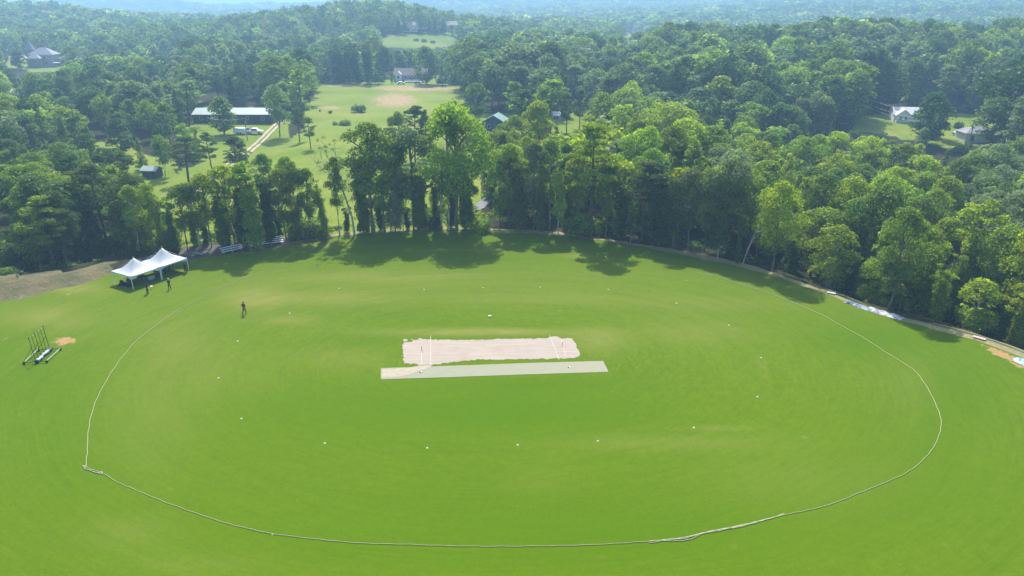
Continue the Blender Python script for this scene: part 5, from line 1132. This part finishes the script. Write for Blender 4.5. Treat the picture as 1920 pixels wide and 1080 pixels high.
window(r, x0 - 1.1, -6.21, 1.7, .8, 1.4); window(r, x0 + .9, -6.21, 1.7, .8, 1.4)
house('garage', 1832, 262, 12.5, 7.5, 2.9, 1.9, math.radians(-4), W_WHITE, R_GREY, 'low white garage with a grey roof at far right', 'garage', wins=(.1,), door=-.3, hiproof=True)
house('hut', 930, 243, 8.5, 9.0, 3.4, 2.5, math.radians(78), W_TEAL, R_GREEN, 'small dark teal hut with a green gable roof among treetops', 'hut', wins=(-.2,), door=None, sidewin=True)
house('shed', 287, 331, 4.4, 3.6, 2.2, .9, math.radians(-8), W_DARK, R_PALE, 'small dark shed with a pale roof beside the wide pine', 'shed', wins=(), door=.1)
r = house('barn', 444, 227, 32, 10, 3.4, 1.9, math.radians(0), W_DARK, R_PALE, 'long low open barn with a pale green metal roof', 'barn', wins=(-.4, -.2, .05, .2, .4), door=-.05, group='farm buildings')
for i_ in range(9): MB().box((-15.5 + i_ * 3.9, -5.6, 1.6), (.2, .2, 3.3)).build('post', W_DARK, r)
house('small_barn', 300, 212, 11, 6, 3, 1.3, .05, W_TAN, R_TAN, 'small tan-roofed building left of the long barn', 'barn', wins=(.2,), group='farm buildings')
r = house('house', 772, 152, 21, 9, 4.0, 3.8, math.radians(-3), simple('blue_siding', (.20, .22, .34), .8), R_BROWN, 'low blue-grey house with a brown roof beyond the sloping meadow', wins=(-.15, .0, .12, .26), door=.05)
k = MB(); k.prism([(-9.0, -1), (-5.2, -1), (-5.2, 4.6), (-7.1, 6.6), (-9.0, 4.6)], -6.5, -4.0); k.build('dormer_wing', W_WHITE, r)
k = MB(); k.box((4, -7, .6), (14, 4, .25)); [k.box((-2.5 + i * 2.2, -8.9, 1.1), (.12, .1, 1.0)) for i in range(7)]; k.box((4, -8.9, 1.6), (14, .1, .12)); k.build('deck', M_TRIM, r); window(r, -7.1, -6.52, 3.0, 1.2, 1.6)
r = house('house', 768, 58, 17, 10, 5.5, 3.6, math.radians(14), W_TAN, R_TAN, 'tan house with a pitched roof on the distant green hill', chim=.42, wins=(-.3, 0, .3)); MB().box((8, -6, 2.6), (12, 5, .3)).build('porch_roof', R_WHITE, r)
house('house', 846, 58, 12, 9, 6, 3.5, .4, W_TAN, R_TAN, 'pale house half hidden behind dark conical trees on the hill', chim=None)
house('house', 1250, 104, 17, 10, 9.0, 4.2, math.radians(-8), W_WHITE, R_GREY, 'grey-roofed white house rising above the wood right of centre', chim=-.46)
house('house', 1178, 104, 12, 9, 9.0, 4.0, math.radians(30), W_TAN, R_GREY, 'house with a tall chimney left of the grey-roofed white one', chim=-.42)
house('house', 1139, 60, 20, 12, 7, 5.5, .1, W_TAN, R_TAN, 'leftmost distant tan-roofed house on the horizon fields', hiproof=True); house('house', 1160, 60, 18, 12, 6, 5, -.1, W_TAN, R_TAN, 'second distant tan-roofed house from the left', hiproof=True)
house('house', 1200, 60, 26, 14, 5, 6, 0, W_WHITE, R_TAN, 'distant wide tan-roofed house above a pale field', hiproof=True); house('house', 1344, 60, 30, 12, 9, 3.5, .1, W_TAN, R_TAN, 'distant pale flat-looking building amid trees at right'); house('house', 660, 84, 12, 8, 6, 5, 1.2, W_WHITE, R_GREY, 'small white gable peeping through the hill wood')
house('house', 1038, 226, 5, 4, 2.4, 1.2, .3, W_TAN, R_WHITE, 'tiny pale roof among the trees right of the hut', wins=(.2,))
# the turreted brick house
p = at(88, 124); r = empty('brick_house', p, math.radians(8), 'large turreted brick house on its own lawn at upper left', 'house', 'houses beyond the trees')
k = MB(); walls(k, 17, 13, 8.6, 0, gab=False); k.build('wall', W_BRICK, r); hip(MB(), 17, 13, 8.6, 5.0).build('roof', R_GREY, r)
walls(MB(), 9, 7, 6.4, 0, (-3.0, -9.2), gab=False).build('front_wing', W_BRICK, r); hip(MB(), 9, 7, 6.4, 2.8, (-3.0, -9.2)).build('wing_roof', R_GREY, r)
k = MB(); k.lathe([(3.3, -1), (3.3, 12.0)], 8, (-9.5, 1.0, 0)); k.build('turret', W_BRICK, r); k = MB(); k.lathe([(4.0, 12.0), (.1, 18.2)], 8, (-9.5, 1.0, 0)); k.build('turret_roof', R_GREY, r)
walls(MB(), 8, 8, 5.5, 0, (14, 2), gab=False).build('garage_wing', W_BRICK, r); hip(MB(), 8, 8, 5.5, 3, (14, 2)).build('garage_roof', R_GREY, r)
for x in (-6, -2.5, 2.5, 6.2): window(r, x, -6.52, 7.0, 1.1, 1.6)
for x in (-5, -1.2): window(r, x, -12.72, 4.4, 1.1, 1.5)
window(r, 3.2, -6.52, 2.8, 1.6, 2.4); window(r, 13, -2.02, 3.0, 3.0, 2.4)
MB().box((10.5, -8, 3.0), (5, 4, .25)).build('canopy', M_TRIM, r)
# ------------------------------------------------------------------ vehicles
def car(name, px, py, yaw, mat, label, cat='car', truck=False, s=1.0, dz=.05):
    p = at(px, py); p.z += dz; r = empty(name, p, yaw, label, cat, 'vehicles parked by the houses', s)
    if truck: prof = [(-2.8, .45), (2.8, .45), (2.85, .95), (2.6, 1.12), (1.5, 1.18), (.95, 1.85), (-.75, 1.88), (-.95, 1.2), (-2.8, 1.15)]; gl = [(1.35, 1.22), (.92, 1.78), (-.68, 1.80), (-.72, 1.22)]; wx = (-1.8, 1.8)
    else: prof = [(-2.2, .35), (2.2, .35), (2.25, .75), (2.0, .88), (1.2, .95), (.6, 1.42), (-.9, 1.45), (-1.7, 1.0), (-2.2, .92)]; gl = [(1.1, .97), (.55, 1.37), (-.85, 1.39), (-1.5, 1.0)]; wx = (-1.35, 1.35)
    k = MB(); k.prism(prof, -.9, .9); o = k.build('body', mat, r); bv = o.modifiers.new('b', 'BEVEL'); bv.width = .09; bv.segments = 2
    k = MB(); k.prism(gl, -.915, .915); k.build('side_windows', M_GLASS, r)
    if truck: MB().box((-1.85, 0, 1.16), (1.6, 1.5, .06)).build('load_bed', M_TYRE, r)
    for x in wx:
        for y in (-.85, .85):
            k = MB(); k.lathe([(.2, -.12), (.38, -.12), (.40, 0), (.38, .12), (.2, .12)], 14); w_ = k.build('wheel', M_TYRE, r); w_.location = (x, y, .38); w_.rotation_euler = (math.pi / 2, 0, 0); MB().lathe([(.02, -.13), (.2, -.13), (.2, .13), (.02, .13)], 10).build('rim', M_ALU, w_)
    for y in (-.65, .65): MB().box((2.2 if not truck else 2.84, y, .72 if not truck else .85), (.08, .3, .16)).build('headlight', M_TRIM, r)
P_WHITE = simple('car_white', (.72, .76, .80), .3, .03, 2); P_DARK = simple('car_dark', (.03, .035, .05), .3, .1, 2); P_BLUE = simple('car_blue', (.10, .26, .36), .3, .08, 2)
car('pickup_truck', 478, 251, math.radians(-4), P_WHITE, 'white pickup truck parked below the long barn', 'pickup', True, 1.15); car('parked_car', 464, 247, math.radians(-4), P_DARK, 'dark vehicle between the trailer and the white pickup', s=1.1)
car('parked_car', 1797, 253, math.radians(2), P_BLUE, 'blue-grey car parked in front of the low white garage'); car('parked_car', 48, 113, math.radians(20), P_DARK, 'dark car on the drive of the turreted house', s=1.1); car('parked_car', 784, 157, 0, P_DARK, 'dark car beside the low blue-grey house', s=1.1)
car('parked_car', 752, 158, .2, P_WHITE, 'white car in front of the low blue-grey house', s=1.1)
r = empty('trailer', at(451, 251), math.radians(-4), 'white box trailer hitched left of the dark vehicle', 'trailer'); MB().box((0, 0, 1.35), (4.6, 2.1, 1.9)).build('body', P_WHITE, r); MB().tube([(2.3, 0, .5), (3.4, 0, .5)], .06, 6).build('hitch', M_TYRE, r)
for y in (-1.08, 1.08):
    for x in (-.5, .5): k = MB(); k.lathe([(.1, -.1), (.36, -.1), (.36, .1), (.1, .1)], 12); w_ = k.build('wheel', M_TYRE, r); w_.location = (x, y, .36); w_.rotation_euler = (math.pi / 2, 0, 0)
r = empty('camper_van', at(40, 109), .1, 'white camper van parked left of the turreted house', 'camper'); k = MB(); k.prism([(-3.2, .5), (3.0, .5), (3.1, 1.4), (2.5, 1.8), (2.7, 2.9), (-3.2, 3.0)], -1.1, 1.1); k.build('body', P_WHITE, r); MB().box((-.5, -1.12, 2.0), (2.6, .06, .7)).build('window', M_GLASS, r)
for x in (-1.8, 2.0): k = MB(); k.lathe([(.1, -1.0), (.42, -1.0), (.42, 1.0), (.1, 1.0)], 12); w_ = k.build('wheel', M_TYRE, r); w_.location = (x, 0, .42); w_.rotation_euler = (math.pi / 2, 0, 0)
# ------------------------------------------------------------------ utility poles and wires
M_POLE = simple('pole_wood', (.16, .15, .14), .9, .2, 1.5)
def pole(px, by, ty, label, tr_=True):
    h, p = height_for(px, by, ty); r = empty('utility_pole', p, .25, label, 'utility pole', 'wooden utility poles')
    MB().tube([(0, 0, -.3), (0, 0, h * .5), (0, 0, h)], [.17, .15, .11], 8).build('pole', M_POLE, r); MB().box((0, 0, h - .5), (1.7, .12, .12)).build('crossarm', M_POLE, r)
    for x in (-.75, 0, .75): MB().lathe([(.05, 0), (.07, .06), (.03, .18)], 8, (x, 0, h - .43)).build('insulator', M_TRIM, r)
    if tr_: MB().lathe([(.22, 0), (.27, .05), (.27, .75), (.2, .85)], 12, (.15, -.38, h - 2.4)).build('transformer', M_GALV, r)
    return p, h
pA = pole(1613, 220, 181, 'leftmost utility pole left of the white gabled house'); pB = pole(1722, 272, 213, 'utility pole in front of the dark tree by the gabled house'); pC = pole(1816, 274, 224, 'utility pole standing before the low white garage', False); pD = pole(464, 263, 220, 'utility pole beside the white pickup')
M_WIRE = simple('wire', (.45, .48, .52), .5, .05, 1)
def wire(p, q, sag, label, r_=.045):
    o0 = p; pts = [p.lerp(q, i / 16) - Vector((0, 0, sag * 4 * (i / 16) * (1 - i / 16))) - o0 for i in range(17)]; o = MB().tube(pts, r_, 5).build('overhead_wire', M_WIRE); o.location = o0; tag(o, label, 'wire', 'overhead wires')
for (a, b_, nm) in ((pA, pB, 'left span, from leftmost pole'), (pB, pC, 'right span, to the garage pole')):
    for i_, (dz, w_) in enumerate(((.25, 'top'), (2.0, 'middle'), (3.0, 'lowest'))):
        wire(a[0] + Vector((0, 0, a[1] - dz)), b_[0] + Vector((0, 0, b_[1] - dz)), .7 + .35 * i_, f'{w_} wire of the {nm}')
q = at(560, 300) + Vector((0, 0, 9)); q = at(395, 262) + Vector((0, 0, 8)); wire(pD[0] + Vector((0, 0, pD[1] - .3)), q, .8, 'wire running left from the pole by the pickup')
# ------------------------------------------------------------------ haze: one closed box of even air
m = bpy.data.materials.new('air'); m.use_nodes = True; t = m.node_tree; t.nodes.clear()
out = t.nodes.new('ShaderNodeOutputMaterial'); pv = t.nodes.new('ShaderNodeVolumePrincipled')
pv.inputs['Color'].default_value = (.37, .66, .95, 1); pv.inputs['Density'].default_value = HAZE_DENSITY; pv.inputs['Anisotropy'].default_value = .2
t.links.new(pv.outputs[0], out.inputs['Volume'])
b_ = MB(); b_.box((0, 4400, 89.5), (19500, 9800, 190)); hz = b_.build('haze', m); tag(hz, 'pale blue haze hanging over the distant woods', 'haze', kind='stuff')
